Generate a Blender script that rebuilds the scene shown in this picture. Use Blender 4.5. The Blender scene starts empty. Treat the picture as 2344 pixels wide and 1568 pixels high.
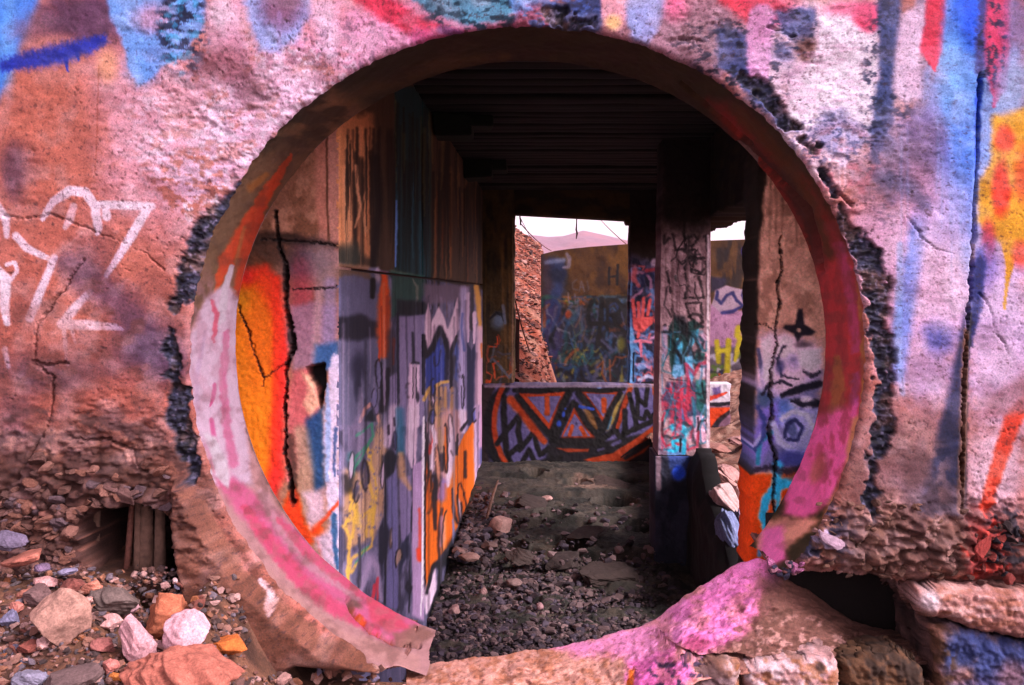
import bpy, math, random
import numpy as np

# ------------------------------------------------------------------ camera, sky, sun, exposure
scene = bpy.context.scene
COL = scene.collection
R = math.radians
E = 1.85                                   # eye height above the floor of the passage
FPX, VX, VY = 2344 * 35 / 36, 1260.0, 670.0   # lens and vanishing point measured on the photograph (2344 wide)

cam = bpy.data.cameras.new('camera')
cam.lens = 35
cam.sensor_width = 36
cam.shift_x = -(VX - 1172) / 2344
cam.shift_y = -(784 - VY) / 2344
cam.clip_start = 0.05
cam.clip_end = 6000
cam_o = bpy.data.objects.new('camera', cam)
COL.objects.link(cam_o)
cam_o.location = (0, 0, E)
cam_o.rotation_euler = (R(90), 0, 0)
scene.camera = cam_o

SUN_EL, SUN_AZ = R(40), R(120)             # low on the right, a little behind the camera
world = bpy.data.worlds.new('World')
scene.world = world
world.use_nodes = True
wn, wl = world.node_tree.nodes, world.node_tree.links
wn.clear()
w_out = wn.new('ShaderNodeOutputWorld')
w_bg = wn.new('ShaderNodeBackground')
w_sky = wn.new('ShaderNodeTexSky')
w_sky.sky_type = 'NISHITA'
w_sky.sun_disc = False
w_sky.sun_elevation = SUN_EL
w_sky.sun_rotation = SUN_AZ
w_sky.dust_density = 3.0
w_hsv = wn.new('ShaderNodeHueSaturation')
w_hsv.inputs['Saturation'].default_value = 0.12
w_mul = wn.new('ShaderNodeMixRGB')
w_mul.blend_type = 'MULTIPLY'
w_mul.inputs[0].default_value = 1.0
w_mul.inputs[2].default_value = (1.0, 0.76, 0.88, 1)
w_bg.inputs['Strength'].default_value = 0.15
wl.new(w_sky.outputs[0], w_hsv.inputs['Color'])
wl.new(w_hsv.outputs[0], w_mul.inputs[1])
wl.new(w_mul.outputs[0], w_bg.inputs['Color'])
wl.new(w_bg.outputs[0], w_out.inputs['Surface'])

sun = bpy.data.lights.new('sun', 'SUN')
sun.energy = 1.5
sun.angle = R(18)
sun.color = (1.0, 0.86, 0.88)
sun_o = bpy.data.objects.new('sun', sun)
COL.objects.link(sun_o)
_sx, _sy, _sz = math.sin(SUN_AZ) * math.cos(SUN_EL), math.cos(SUN_AZ) * math.cos(SUN_EL), math.sin(SUN_EL)
from mathutils import Vector
sun_o.rotation_euler = Vector((_sx, _sy, _sz)).to_track_quat('Z', 'Y').to_euler()
sun_o.location = (2, -4, 6)

vs = scene.view_settings
vs.view_transform = 'Standard'
vs.look = 'None'
vs.exposure = 1.86
vs.gamma = 1.0
vs.use_curve_mapping = False

# ------------------------------------------------------------------ numeric helpers
def lin(c):
    c = np.asarray(c, float)
    return np.where(c <= 0.04045, c / 12.92, ((c + 0.055) / 1.055) ** 2.4)

def hash2(ix, iy, seed):
    h = (ix.astype(np.int64) * 374761393 + iy.astype(np.int64) * 668265263 + seed * 1442695041) & 0xffffffff
    h = ((h ^ (h >> 13)) * 1274126177) & 0xffffffff
    return ((h ^ (h >> 16)) & 0xffff) / 65535.0

def vnoise(x, y, seed=0):
    x = np.asarray(x, float); y = np.asarray(y, float)
    ix, iy = np.floor(x), np.floor(y)
    fx, fy = x - ix, y - iy
    fx = fx * fx * (3 - 2 * fx); fy = fy * fy * (3 - 2 * fy)
    a = hash2(ix, iy, seed); b = hash2(ix + 1, iy, seed)
    c = hash2(ix, iy + 1, seed); d = hash2(ix + 1, iy + 1, seed)
    return (a + (b - a) * fx) * (1 - fy) + (c + (d - c) * fx) * fy

def fbm(x, y, octv=3, seed=0):
    s, a, t = 0, 1.0, 0
    for o in range(octv):
        s = s + a * (vnoise(x * 2 ** o + 17.3 * o, y * 2 ** o - 9.1 * o, seed + o) * 2 - 1)
        t += a
        a *= 0.5
    return s / t

def sstep(a, b, x):
    t = np.clip((x - a) / (b - a), 0, 1)
    return t * t * (3 - 2 * t)

def seg_dist(u, v, pts, widths=None):
    """distance to a polyline; with widths, distance divided by the local half width"""
    best = np.full(u.shape, 1e9)
    for k in range(len(pts) - 1):
        (x0, y0), (x1, y1) = pts[k], pts[k + 1]
        dx, dy = x1 - x0, y1 - y0
        L = dx * dx + dy * dy + 1e-9
        t = np.clip(((u - x0) * dx + (v - y0) * dy) / L, 0, 1)
        d = np.hypot(u - x0 - t * dx, v - y0 - t * dy)
        if widths is not None:
            d = d / np.maximum(widths[k] + (widths[k + 1] - widths[k]) * t, 0.3)
        best = np.minimum(best, d)
    return best

def poly_sd(u, v, pts):
    """signed distance to a polygon, negative inside"""
    d = np.full(u.shape, 1e9)
    ins = np.zeros(u.shape, bool)
    n = len(pts)
    for i in range(n):
        (x0, y0), (x1, y1) = pts[i], pts[(i + 1) % n]
        dx, dy = x1 - x0, y1 - y0
        t = np.clip(((u - x0) * dx + (v - y0) * dy) / (dx * dx + dy * dy + 1e-9), 0, 1)
        d = np.minimum(d, np.hypot(u - x0 - t * dx, v - y0 - t * dy))
        c = ((y0 > v) != (y1 > v)) & (u < (x1 - x0) * (v - y0) / (y1 - y0 + 1e-12) + x0)
        ins ^= c
    return np.where(ins, -d, d)

def rgb(c):
    return np.array(c, float) / 255.0

def W(px, py, Y):
    """point of the place seen at photograph pixel (px, py) when it stands Y metres ahead"""
    return ((px - VX) / FPX * Y, Y, E - (py - VY) / FPX * Y)

class Paint:
    """layers of spray paint, brushed strokes and stains on one surface"""
    def __init__(s, u, v, base, seed=1, T=(0, 0, 1)):
        s.u, s.v = u.ravel().astype(float), v.ravel().astype(float)
        s.c = np.tile(rgb(base), (s.u.size, 1))
        s.seed = seed
        s.n1 = fbm(s.u / 9, s.v / 9, 2, seed + 50)
        s.n2 = fbm(s.u / 34, s.v / 34, 3, seed + 60)
        s.n3 = fbm(s.u / 5, s.v / 5, 2, seed + 70)
        s.T = T
        s.wk, s.sk = 1.0, 0.0               # stroke width and softness of the can in use
    def tp(s, pts):
        ox, oy, k = s.T
        return [(ox + p[0] * k, oy + p[1] * k) for p in pts]
    def _box(s, pts, m):
        xs = [p[0] for p in pts]; ys = [p[1] for p in pts]
        return np.nonzero((s.u > min(xs) - m) & (s.u < max(xs) + m) & (s.v > min(ys) - m) & (s.v < max(ys) + m))[0]
    def _mix(s, i, a, c):
        a = np.clip(a, 0, 1)[:, None]
        s.c[i] = s.c[i] * (1 - a) + rgb(c) * a
    def blob(s, x, y, rx, ry, c, a=1.0, soft=0.5, wob=0.25, rot=0):
        k = s.T[2]
        (x, y), = s.tp([(x, y)]); rx *= k; ry *= k
        m = max(rx, ry) * (1 + soft + wob) + 4
        i = s._box([(x, y)], m)
        if not i.size: return
        du, dv = s.u[i] - x, s.v[i] - y
        ca, sa = math.cos(R(rot)), math.sin(R(rot))
        d = np.hypot((du * ca + dv * sa) / rx, (-du * sa + dv * ca) / ry) + wob * s.n2[i] + wob * .4 * s.n1[i]
        s._mix(i, a * sstep(1 + soft, 1 - soft, d), c)
    def line(s, pts, w, c, a=1.0, soft=0.3, wob=1.0, dry=0.0):
        """w: full width or list of widths"""
        k = s.T[2]
        pts = s.tp(pts)
        ws = [x * k * .5 * s.wk for x in (w if isinstance(w, (list, tuple)) else [w] * len(pts))]
        soft = min(soft + s.sk, .95)
        i = s._box(pts, max(ws) * (1 + soft) + 4 + wob)
        if not i.size: return
        u = s.u[i] + wob * 1.2 * s.n1[i]; v = s.v[i] + wob * 1.2 * s.n3[i]
        d = seg_dist(u, v, pts, ws)
        al = a * sstep(1 + soft, 1 - soft, d)
        if dry: al = al * sstep(dry - .5, dry + .1, s.n1[i] * .6 + s.n3[i] * .5 + .3)
        s._mix(i, al, c)
    def poly(s, pts, c, a=1.0, soft=4.0, wob=4.0, dry=0.0):
        pts = s.tp(pts)
        soft *= s.T[2]; wob *= s.T[2]
        i = s._box(pts, soft + wob * 1.6 + 3)
        if not i.size: return
        d = poly_sd(s.u[i], s.v[i], pts) + wob * s.n2[i] + wob * .5 * s.n1[i]
        al = a * sstep(soft, -soft, d)
        if dry: al = al * sstep(dry - .5, dry + .1, s.n1[i] * .6 + s.n3[i] * .5 + .3)
        s._mix(i, al, c)
    def stain(s, x, y, rx, ry, c, a=.7, sx=20, sy=20, thr=0.0, w=.25, octv=4, seed=0):
        """noisy mottling inside an ellipse"""
        k = s.T[2]
        (x, y), = s.tp([(x, y)]); rx *= k; ry *= k
        i = s._box([(x, y)], max(rx, ry) * 1.3)
        if not i.size: return
        d = np.hypot((s.u[i] - x) / rx, (s.v[i] - y) / ry)
        n = fbm(s.u[i] / sx, s.v[i] / sy, octv, s.seed + 100 + seed)
        s._mix(i, a * sstep(1.25, .75, d) * sstep(thr - w, thr + w, n), c)
    def tall(s, x0, y0, x1, y1, n, seed, inner, outline=(30, 26, 34), rx=(3, 9), ry=(18, 60)):
        """letters of a mural seen along the wall: narrow upright loops with a dark outline"""
        rr = random.Random(seed)
        for _ in range(n):
            x, y = rr.uniform(x0, x1), rr.uniform(y0, y1)
            a, b, k = rr.uniform(*rx), rr.uniform(*ry), rr.uniform(-.12, .12)
            A0, A1 = rr.uniform(0, 6.28), rr.uniform(3.4, 6.6)
            pts = [(x + a * math.cos(A0 + A1 * q / 11) + k * b * math.sin(A0 + A1 * q / 11), y + b * math.sin(A0 + A1 * q / 11)) for q in range(12)]
            if rr.random() < .7: s.poly(pts, rr.choice(inner), rr.uniform(.6, .95), 3, 2)
            s.line(pts, rr.uniform(2, 4.5), outline, rr.uniform(.45, .9), .6, 1.2, dry=rr.choice((0, 0, .2)))
    def streaks(s, x0, y0, x1, y1, c, a=.6, n=12, w=6, seed=0, lmin=.3):
        """drips that run down"""
        rr = random.Random(seed)
        for _ in range(n):
            x = rr.uniform(x0, x1); ya = rr.uniform(y0, y0 + (y1 - y0) * .4); L = (y1 - y0) * rr.uniform(lmin, 1)
            ww = w * rr.uniform(.4, 1.4)
            s.line([(x, ya), (x + rr.uniform(-2, 2), ya + L * .6), (x + rr.uniform(-3, 3), ya + L)], [ww, ww * .8, ww * .3], c, a * rr.uniform(.4, 1), .7)
    def scrawl(s, x0, y0, x1, y1, cols, n, w, seed, a=.85, size=None):
        """small illegible marks, the crowd of old tags"""
        rr = random.Random(seed)
        size = size or (y1 - y0) * .14
        for _ in range(n):
            x, y = rr.uniform(x0, x1), rr.uniform(y0, y1)
            pts = [(x, y)]
            ang = rr.uniform(0, 6.28)
            for _k in range(rr.randint(2, 6)):
                ang += rr.uniform(-1.5, 1.5)
                x += math.cos(ang) * size * rr.uniform(.3, .8); y += math.sin(ang) * size * rr.uniform(.4, 1.1)
                pts.append((min(max(x, x0), x1), min(max(y, y0), y1)))
            s.line(pts, w * rr.uniform(.6, 1.6), rr.choice(cols), a * rr.uniform(.5, 1), .5)
    def albedo(s, gain=(1, 1, 1), lo=.004, hi=.82):
        c = np.clip(s.c, 0, 1)
        c = c + .42 * (c * c * (3 - 2 * c) - c)                     # the film's strong contrast and colour, as paint colours
        g = c @ np.array([.3, .59, .11])
        c = np.clip(g[:, None] + (c - g[:, None]) * 1.12, 0, 1)
        a = lin(c) / (np.asarray(gain) * 1.56)
        a = a * np.minimum(1, hi / np.maximum(a.max(1), 1e-6))[:, None]     # keep the hue where the paint cannot be bright enough
        return np.maximum(a, lo)

# ------------------------------------------------------------------ mesh helpers
def mesh_np(name, verts, quads, cols=None, smooth=True, tris=None):
    me = bpy.data.meshes.new(name)
    verts = np.asarray(verts, np.float32).reshape(-1, 3)
    nq = 0 if quads is None else len(quads)
    nt = 0 if tris is None else len(tris)
    loops = []
    if nq: loops.append(np.asarray(quads, np.int32).ravel())
    if nt: loops.append(np.asarray(tris, np.int32).ravel())
    loops = np.concatenate(loops)
    me.vertices.add(len(verts)); me.vertices.foreach_set('co', verts.ravel())
    me.loops.add(len(loops)); me.loops.foreach_set('vertex_index', loops)
    st = np.concatenate([np.arange(nq) * 4, nq * 4 + np.arange(nt) * 3]).astype(np.int32)
    me.polygons.add(nq + nt); me.polygons.foreach_set('loop_start', st)
    me.polygons.foreach_set('use_smooth', np.full(nq + nt, smooth))
    me.update(calc_edges=True)
    me.validate()
    if cols is not None:
        at = me.color_attributes.new('paint', 'FLOAT_COLOR', 'POINT')
        cc = np.ones((len(verts), 4), np.float32); cc[:, :3] = cols
        at.data.foreach_set('color', cc.ravel())
    return me

def link(name, me, mat, parent=None, loc=(0, 0, 0)):
    o = bpy.data.objects.new(name, me)
    if me is not None and mat is not None and not me.materials:
        me.materials.append(mat)
    COL.objects.link(o)
    o.location = loc
    if parent is not None:
        o.parent = parent
    return o

def tag(o, label=None, cat=None, group=None, kind=None):
    if label: o['label'] = label
    if cat: o['category'] = cat; o['kind'] = 'thing'
    if group: o['group'] = group
    if kind: o['kind'] = kind
    return o

def grid_quads(m, n, keep=None, wrap=False):
    i = np.arange(m * n).reshape(m, n)
    if wrap: i = np.vstack([i, i[:1]])
    q = np.stack([i[:-1, :-1], i[1:, :-1], i[1:, 1:], i[:-1, 1:]], -1).reshape(-1, 4)
    if keep is not None:
        q = q[keep.ravel()[q].all(1)]
    return q

def boundary_edges(q):
    e = np.concatenate([q[:, [0, 1]], q[:, [1, 2]], q[:, [2, 3]], q[:, [3, 0]]])
    k = np.sort(e, 1).astype(np.int64)
    key = k[:, 0] * 10_000_000 + k[:, 1]
    _, inv, cnt = np.unique(key, return_inverse=True, return_counts=True)
    return e[cnt[inv] == 1]

def solid_sheet(name, P, quads, cols, mat, back, parent=None, smooth=True, skip=None, nseg=1, jit=.006):
    """A relief face plus sides running back by the vector `back`, closed by a plain back: a solid slab."""
    P = np.asarray(P).reshape(-1, 3)
    cols = np.asarray(cols).reshape(-1, 3)
    used = np.unique(quads)
    remap = -np.ones(len(P), np.int64); remap[used] = np.arange(len(used))
    P, cols, quads = P[used], cols[used], remap[quads]
    be = boundary_edges(quads)
    if skip is not None:
        sk = skip.ravel()[used]
        be = be[~(sk[be].all(1))]
    bv = np.unique(be)
    Vs, Cs, Qs = [P], [cols], [quads]
    prev = np.arange(len(P))
    for k in range(1, nseg + 1):
        B = P[bv] + np.asarray(back) * k / nseg
        cb = cols[bv]
        if nseg > 1:                        # the sides are broken and stained too, not drawn-out copies of the edge
            q = P[bv] * 26
            for a_ in range(3):
                B[:, a_] += jit * 2 * fbm(q[:, 0] + q[:, 1] * .3 + a_ * 31, q[:, 2] + k * 1.7, 3, 17 + a_)
            nz = fbm(q[:, 0] * .8 + k * .9, q[:, 2] * .8 - k * 1.3, 3, 23)[:, None]
            cb = cols[bv].mean(0)[None] * .45 + cb * .55
            cb = cb * np.clip(.8 + 1.1 * nz, .2, 1.5)
        cur = -np.ones(len(P), np.int64); cur[bv] = np.arange(len(bv)) + sum(map(len, Vs))
        Vs.append(B); Cs.append(cb)
        Qs.append(np.stack([prev[be[:, 1]], prev[be[:, 0]], cur[be[:, 0]], cur[be[:, 1]]], 1))
        prev = cur
    V = np.concatenate(Vs); C = np.concatenate(Cs); allq = np.concatenate(Qs)
    me = mesh_np(name, V, allq, C, smooth)
    return link(name, me, mat, parent)

def quad_grid(c00, c10, c11, c01, nu, nv):
    """pixel positions on a quad given by corners (top-left, top-right, bottom-right, bottom-left)"""
    s, t = np.meshgrid(np.linspace(0, 1, nu), np.linspace(0, 1, nv), indexing='ij')
    f = lambda k: (c00[k] * (1 - s) * (1 - t) + c10[k] * s * (1 - t) + c11[k] * s * t + c01[k] * (1 - s) * t)
    return f(0), f(1)

def snap(U, V, sd, keep, reach=8):
    """draw the rim vertices of a masked grid onto the outline, so that a broken edge is crisp and not stepped"""
    gu = np.gradient(sd, axis=0) / np.maximum(np.hypot(np.gradient(U, axis=0), np.gradient(V, axis=0)), 1e-6)
    gv = np.gradient(sd, axis=1) / np.maximum(np.hypot(np.gradient(U, axis=1), np.gradient(V, axis=1)), 1e-6)
    nb = np.zeros_like(keep)
    nb[1:] |= ~keep[:-1]; nb[:-1] |= ~keep[1:]; nb[:, 1:] |= ~keep[:, :-1]; nb[:, :-1] |= ~keep[:, 1:]
    nb &= keep & (np.abs(sd) < reach)
    g2 = gu * gu + gv * gv + 1e-3
    return np.where(nb, U - sd * gu / g2, U), np.where(nb, V - sd * gv / g2, V)

def to_world(U, V, Y):
    Y = np.broadcast_to(Y, U.shape)
    return np.stack([(U - VX) / FPX * Y, Y, E - (V - VY) / FPX * Y], -1)

def box(name, x0, x1, y0, y1, z0, z1, mat, parent=None, col=(.2, .2, .2), bev=0.0, jit=0.0, seed=0):
    v = np.array([(x, y, z) for x in (x0, x1) for y in (y0, y1) for z in (z0, z1)], float)
    q = [(0, 1, 3, 2), (4, 6, 7, 5), (0, 4, 5, 1), (2, 3, 7, 6), (0, 2, 6, 4), (1, 5, 7, 3)]
    if jit: v += np.random.RandomState(seed).uniform(-jit, jit, v.shape)
    me = mesh_np(name, v, np.array(q), np.tile(col, (8, 1)), False)
    o = link(name, me, mat, parent)
    if bev:
        b = o.modifiers.new('bevel', 'BEVEL'); b.width = bev; b.segments = 2
    return o

def box_arrays(boxes):
    """several boxes as one joined vertex/quad list"""
    V, Q = [], []
    for (x0, x1, y0, y1, z0, z1) in boxes:
        n = len(V)
        V += [(x, y, z) for x in (x0, x1) for y in (y0, y1) for z in (z0, z1)]
        Q += [tuple(n + k for k in f) for f in [(0, 1, 3, 2), (4, 6, 7, 5), (0, 4, 5, 1), (2, 3, 7, 6), (0, 2, 6, 4), (1, 5, 7, 3)]]
    return np.array(V, float), np.array(Q)

_ICO = {}
def ico(sub):
    if sub not in _ICO:
        t = (1 + 5 ** .5) / 2
        v = [(-1, t, 0), (1, t, 0), (-1, -t, 0), (1, -t, 0), (0, -1, t), (0, 1, t), (0, -1, -t), (0, 1, -t), (t, 0, -1), (t, 0, 1), (-t, 0, -1), (-t, 0, 1)]
        f = [(0, 11, 5), (0, 5, 1), (0, 1, 7), (0, 7, 10), (0, 10, 11), (1, 5, 9), (5, 11, 4), (11, 10, 2), (10, 7, 6), (7, 1, 8), (3, 9, 4), (3, 4, 2), (3, 2, 6), (3, 6, 8), (3, 8, 9), (4, 9, 5), (2, 4, 11), (6, 2, 10), (8, 6, 7), (9, 8, 1)]
        v = [np.array(p) / np.linalg.norm(p) for p in v]
        for _ in range(sub):
            mid, nf = {}, []
            def m(a, b):
                k = (min(a, b), max(a, b))
                if k not in mid:
                    p = v[a] + v[b]; v.append(p / np.linalg.norm(p)); mid[k] = len(v) - 1
                return mid[k]
            for a, b, c in f:
                x, y, z = m(a, b), m(b, c), m(c, a)
                nf += [(a, x, z), (b, y, x), (c, z, y), (x, y, z)]
            f = nf
        _ICO[sub] = (np.array(v), np.array(f))
    return _ICO[sub]

def rock_verts(seed, sub=3, cuts=9, rough=.05, lo=.62, hi=.92):
    """a broken stone: a ball cut by random planes, then roughened"""
    rs = np.random.RandomState(seed)
    v, f = ico(sub)
    v = v.copy() * (1 if sub > 1 else rs.uniform(.75, 1.25, v.shape))
    for _ in range(cuts):
        n = rs.normal(size=3); n /= np.linalg.norm(n)
        d = rs.uniform(lo, hi)
        h = v @ n - d
        v -= np.outer(np.maximum(h, 0), n)
    r = fbm(v[:, 0] * 2.2 + v[:, 2] * 1.7 + seed, v[:, 1] * 2.2 - v[:, 2] * 1.3, 3, seed)
    r2 = fbm(v[:, 0] * 7 + v[:, 2] * 5 + seed, v[:, 1] * 7 - v[:, 2] * 4, 2, seed + 9)
    v *= (1 + rough * 2.2 * r + rough * r2)[:, None]
    return v, f

def rot3(rs, tilt=3.14):
    a, b, c = rs.uniform(0, 6.28), rs.uniform(-tilt, tilt), rs.uniform(0, 6.28)
    ca, sa, cb, sb, cc, sc = math.cos(a), math.sin(a), math.cos(b), math.sin(b), math.cos(c), math.sin(c)
    Rz = np.array([[ca, -sa, 0], [sa, ca, 0], [0, 0, 1]]); Rx = np.array([[1, 0, 0], [0, cb, -sb], [0, sb, cb]])
    Rz2 = np.array([[cc, -sc, 0], [sc, cc, 0], [0, 0, 1]])
    return Rz @ Rx @ Rz2

def scatter(name, pts, sizes, palette, mat, seed, sub=1, flat=(.45, .8), parent=None, gain=1.7):
    """thousands of loose pebbles joined into one mesh: nobody could count them"""
    rs = np.random.RandomState(seed)
    prot = [rock_verts(seed * 31 + k, sub, 6, .04, .28, .8) for k in range(16)]
    V, F, C = [], [], []
    n = 0
    for p, s in zip(pts, sizes):
        v, f = prot[rs.randint(16)]
        sc = np.array([1, rs.uniform(.6, 1), rs.uniform(*flat)]) * s
        q = (v * sc) @ rot3(rs, .5).T + p
        V.append(q); F.append(f + n); n += len(v)
        c = lin(rgb(palette[rs.randint(len(palette))])) / (gain * 1.5) * rs.uniform(.7, 1.25)
        C.append(np.tile(c, (len(v), 1)))
    me = mesh_np(name, np.concatenate(V), None, np.clip(np.concatenate(C), .01, .8), sub > 1, np.concatenate(F))
    o = link(name, me, mat, parent)
    o['kind'] = 'stuff'
    return o

# ------------------------------------------------------------------ materials
def base_mat(name, rough=.9):
    m = bpy.data.materials.new(name); m.use_nodes = True
    nt = m.node_tree
    b = nt.nodes['Principled BSDF']
    b.inputs['Roughness'].default_value = rough
    b.inputs['Specular IOR Level'].default_value = .25
    return m, nt, b

def painted(name, grain=220, gamt=.30, bump=.35, bscale=90, rough=.88, dist=.004, tint=.12):
    """colour from the painted layers, broken up by sandy grain, with fine relief"""
    m, nt, b = base_mat(name, rough)
    N, L = nt.nodes, nt.links
    at = N.new('ShaderNodeAttribute'); at.attribute_name = 'paint'
    tc = N.new('ShaderNodeTexCoord')
    n1 = N.new('ShaderNodeTexNoise'); n1.inputs['Scale'].default_value = grain; n1.inputs['Detail'].default_value = 3; n1.inputs['Roughness'].default_value = .7
    n2 = N.new('ShaderNodeTexNoise'); n2.inputs['Scale'].default_value = bscale * .35; n2.inputs['Detail'].default_value = 6; n2.inputs['Roughness'].default_value = .65
    mr = N.new('ShaderNodeMapRange'); mr.inputs[1].default_value = .28; mr.inputs[2].default_value = .72; mr.inputs[3].default_value = 1 - gamt; mr.inputs[4].default_value = 1 + gamt
    mr2 = N.new('ShaderNodeMapRange'); mr2.inputs[1].default_value = .3; mr2.inputs[2].default_value = .7; mr2.inputs[3].default_value = 1 - gamt * .6; mr2.inputs[4].default_value = 1 + gamt * .6
    mul = N.new('ShaderNodeMath'); mul.operation = 'MULTIPLY'
    vm = N.new('ShaderNodeVectorMath'); vm.operation = 'SCALE'
    # slight colour grain of the sand in the concrete
    ov = N.new('ShaderNodeMixRGB'); ov.blend_type = 'OVERLAY'; ov.inputs[0].default_value = tint
    L.new(tc.outputs['Object'], n1.inputs['Vector']); L.new(tc.outputs['Object'], n2.inputs['Vector'])
    L.new(n1.outputs['Fac'], mr.inputs[0]); L.new(n2.outputs['Fac'], mr2.inputs[0])
    L.new(mr.outputs[0], mul.inputs[0]); L.new(mr2.outputs[0], mul.inputs[1])
    L.new(at.outputs['Color'], ov.inputs[1]); L.new(n1.outputs['Color'], ov.inputs[2])
    L.new(ov.outputs[0], vm.inputs[0]); L.new(mul.outputs[0], vm.inputs['Scale'])
    L.new(vm.outputs[0], b.inputs['Base Color'])
    nb = N.new('ShaderNodeTexNoise'); nb.inputs['Scale'].default_value = bscale; nb.inputs['Detail'].default_value = 6; nb.inputs['Roughness'].default_value = .7
    bp = N.new('ShaderNodeBump'); bp.inputs['Strength'].default_value = bump; bp.inputs['Distance'].default_value = dist
    L.new(tc.outputs['Object'], nb.inputs['Vector']); L.new(nb.outputs['Fac'], bp.inputs['Height']); L.new(bp.outputs[0], b.inputs['Normal'])
    return m

def stone_mat(name, sc=3.2):
    """stone whose colour comes from the object, with mineral mottling"""
    m, nt, b = base_mat(name, .9)
    N, L = nt.nodes, nt.links
    oi = N.new('ShaderNodeObjectInfo'); tc = N.new('ShaderNodeTexCoord')
    n1 = N.new('ShaderNodeTexNoise'); n1.inputs['Scale'].default_value = sc; n1.inputs['Detail'].default_value = 9; n1.inputs['Roughness'].default_value = .7
    mr = N.new('ShaderNodeMapRange'); mr.inputs[1].default_value = .3; mr.inputs[2].default_value = .7; mr.inputs[3].default_value = .55; mr.inputs[4].default_value = 1.4
    n2 = N.new('ShaderNodeTexNoise'); n2.inputs['Scale'].default_value = sc * 7; n2.inputs['Detail'].default_value = 3
    mr2 = N.new('ShaderNodeMapRange'); mr2.inputs[1].default_value = .3; mr2.inputs[2].default_value = .7; mr2.inputs[3].default_value = .7; mr2.inputs[4].default_value = 1.3
    mu = N.new('ShaderNodeMath'); mu.operation = 'MULTIPLY'
    vm = N.new('ShaderNodeVectorMath'); vm.operation = 'SCALE'
    for n in (n1, n2): L.new(tc.outputs['Object'], n.inputs['Vector'])
    L.new(n1.outputs['Fac'], mr.inputs[0]); L.new(n2.outputs['Fac'], mr2.inputs[0])
    L.new(mr.outputs[0], mu.inputs[0]); L.new(mr2.outputs[0], mu.inputs[1])
    L.new(oi.outputs['Color'], vm.inputs[0]); L.new(mu.outputs[0], vm.inputs['Scale']); L.new(vm.outputs[0], b.inputs['Base Color'])
    bp = N.new('ShaderNodeBump'); bp.inputs['Strength'].default_value = .7; bp.inputs['Distance'].default_value = .06 / sc
    L.new(n1.outputs['Fac'], bp.inputs['Height']); L.new(bp.outputs[0], b.inputs['Normal'])
    return m

M_WALL = painted('painted_concrete', gamt=.36, bump=.22)
M_RIM = painted('painted_smooth_concrete', grain=260, gamt=.22, bump=.2, bscale=70)
M_IN = painted('painted_inner_concrete', grain=130, gamt=.26, bump=.18, bscale=45)
M_FAR = painted('painted_far_concrete', grain=60, gamt=.32, bump=.3, bscale=25)
M_GRAVEL = painted('pebble_stone', grain=300, gamt=.25, bump=.2, bscale=120)
M_EARTH = painted('earth', grain=160, gamt=.4, bump=.8, bscale=60, dist=.01)
M_HILL = painted('hill_rock', grain=9, gamt=.35, bump=1.0, bscale=5, dist=.12)
M_MOUNT = painted('mountain_rock', grain=.05, gamt=.2, bump=.6, bscale=.03, dist=8)
M_STONE = stone_mat('loose_stone')
M_ROCK = stone_mat('rough_rock', 34)

def plain(name, col, rough=.85, scale=40, amt=.35, metal=0):
    m, nt, b = base_mat(name, rough)
    N, L = nt.nodes, nt.links
    tc = N.new('ShaderNodeTexCoord')
    n1 = N.new('ShaderNodeTexNoise'); n1.inputs['Scale'].default_value = scale; n1.inputs['Detail'].default_value = 5
    mr = N.new('ShaderNodeMapRange'); mr.inputs[1].default_value = .3; mr.inputs[2].default_value = .7; mr.inputs[3].default_value = 1 - amt; mr.inputs[4].default_value = 1 + amt
    vm = N.new('ShaderNodeVectorMath'); vm.operation = 'SCALE'
    vm.inputs[0].default_value = tuple(lin(rgb(col)))
    L.new(tc.outputs['Object'], n1.inputs['Vector']); L.new(n1.outputs['Fac'], mr.inputs[0]); L.new(mr.outputs[0], vm.inputs['Scale'])
    L.new(vm.outputs[0], b.inputs['Base Color'])
    b.inputs['Metallic'].default_value = metal
    bp = N.new('ShaderNodeBump'); bp.inputs['Strength'].default_value = .4; bp.inputs['Distance'].default_value = .004
    L.new(n1.outputs['Fac'], bp.inputs['Height']); L.new(bp.outputs[0], b.inputs['Normal'])
    return m
M_RUST = plain('rusted_iron', (92, 58, 48), .8, 120)
M_WOOD = plain('weathered_wood', (96, 74, 62), .9, 60)
# ------------------------------------------------------------------ front wall with the round opening
YF, YB = 2.6, 2.99                          # front and back of the thick wall
CX, CY = 1207.0, 800.0
G_FRONT = np.array([1.62, 1.36, 1.36])         # light that falls on the wall, to turn seen colours into paint colours

def hole(th, grow=1.0):
    s = np.sin(th)                          # v runs downward
    return CX + 777 * grow * np.cos(th), CY + np.where(s > 0, 800, 742) * grow * s

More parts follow.
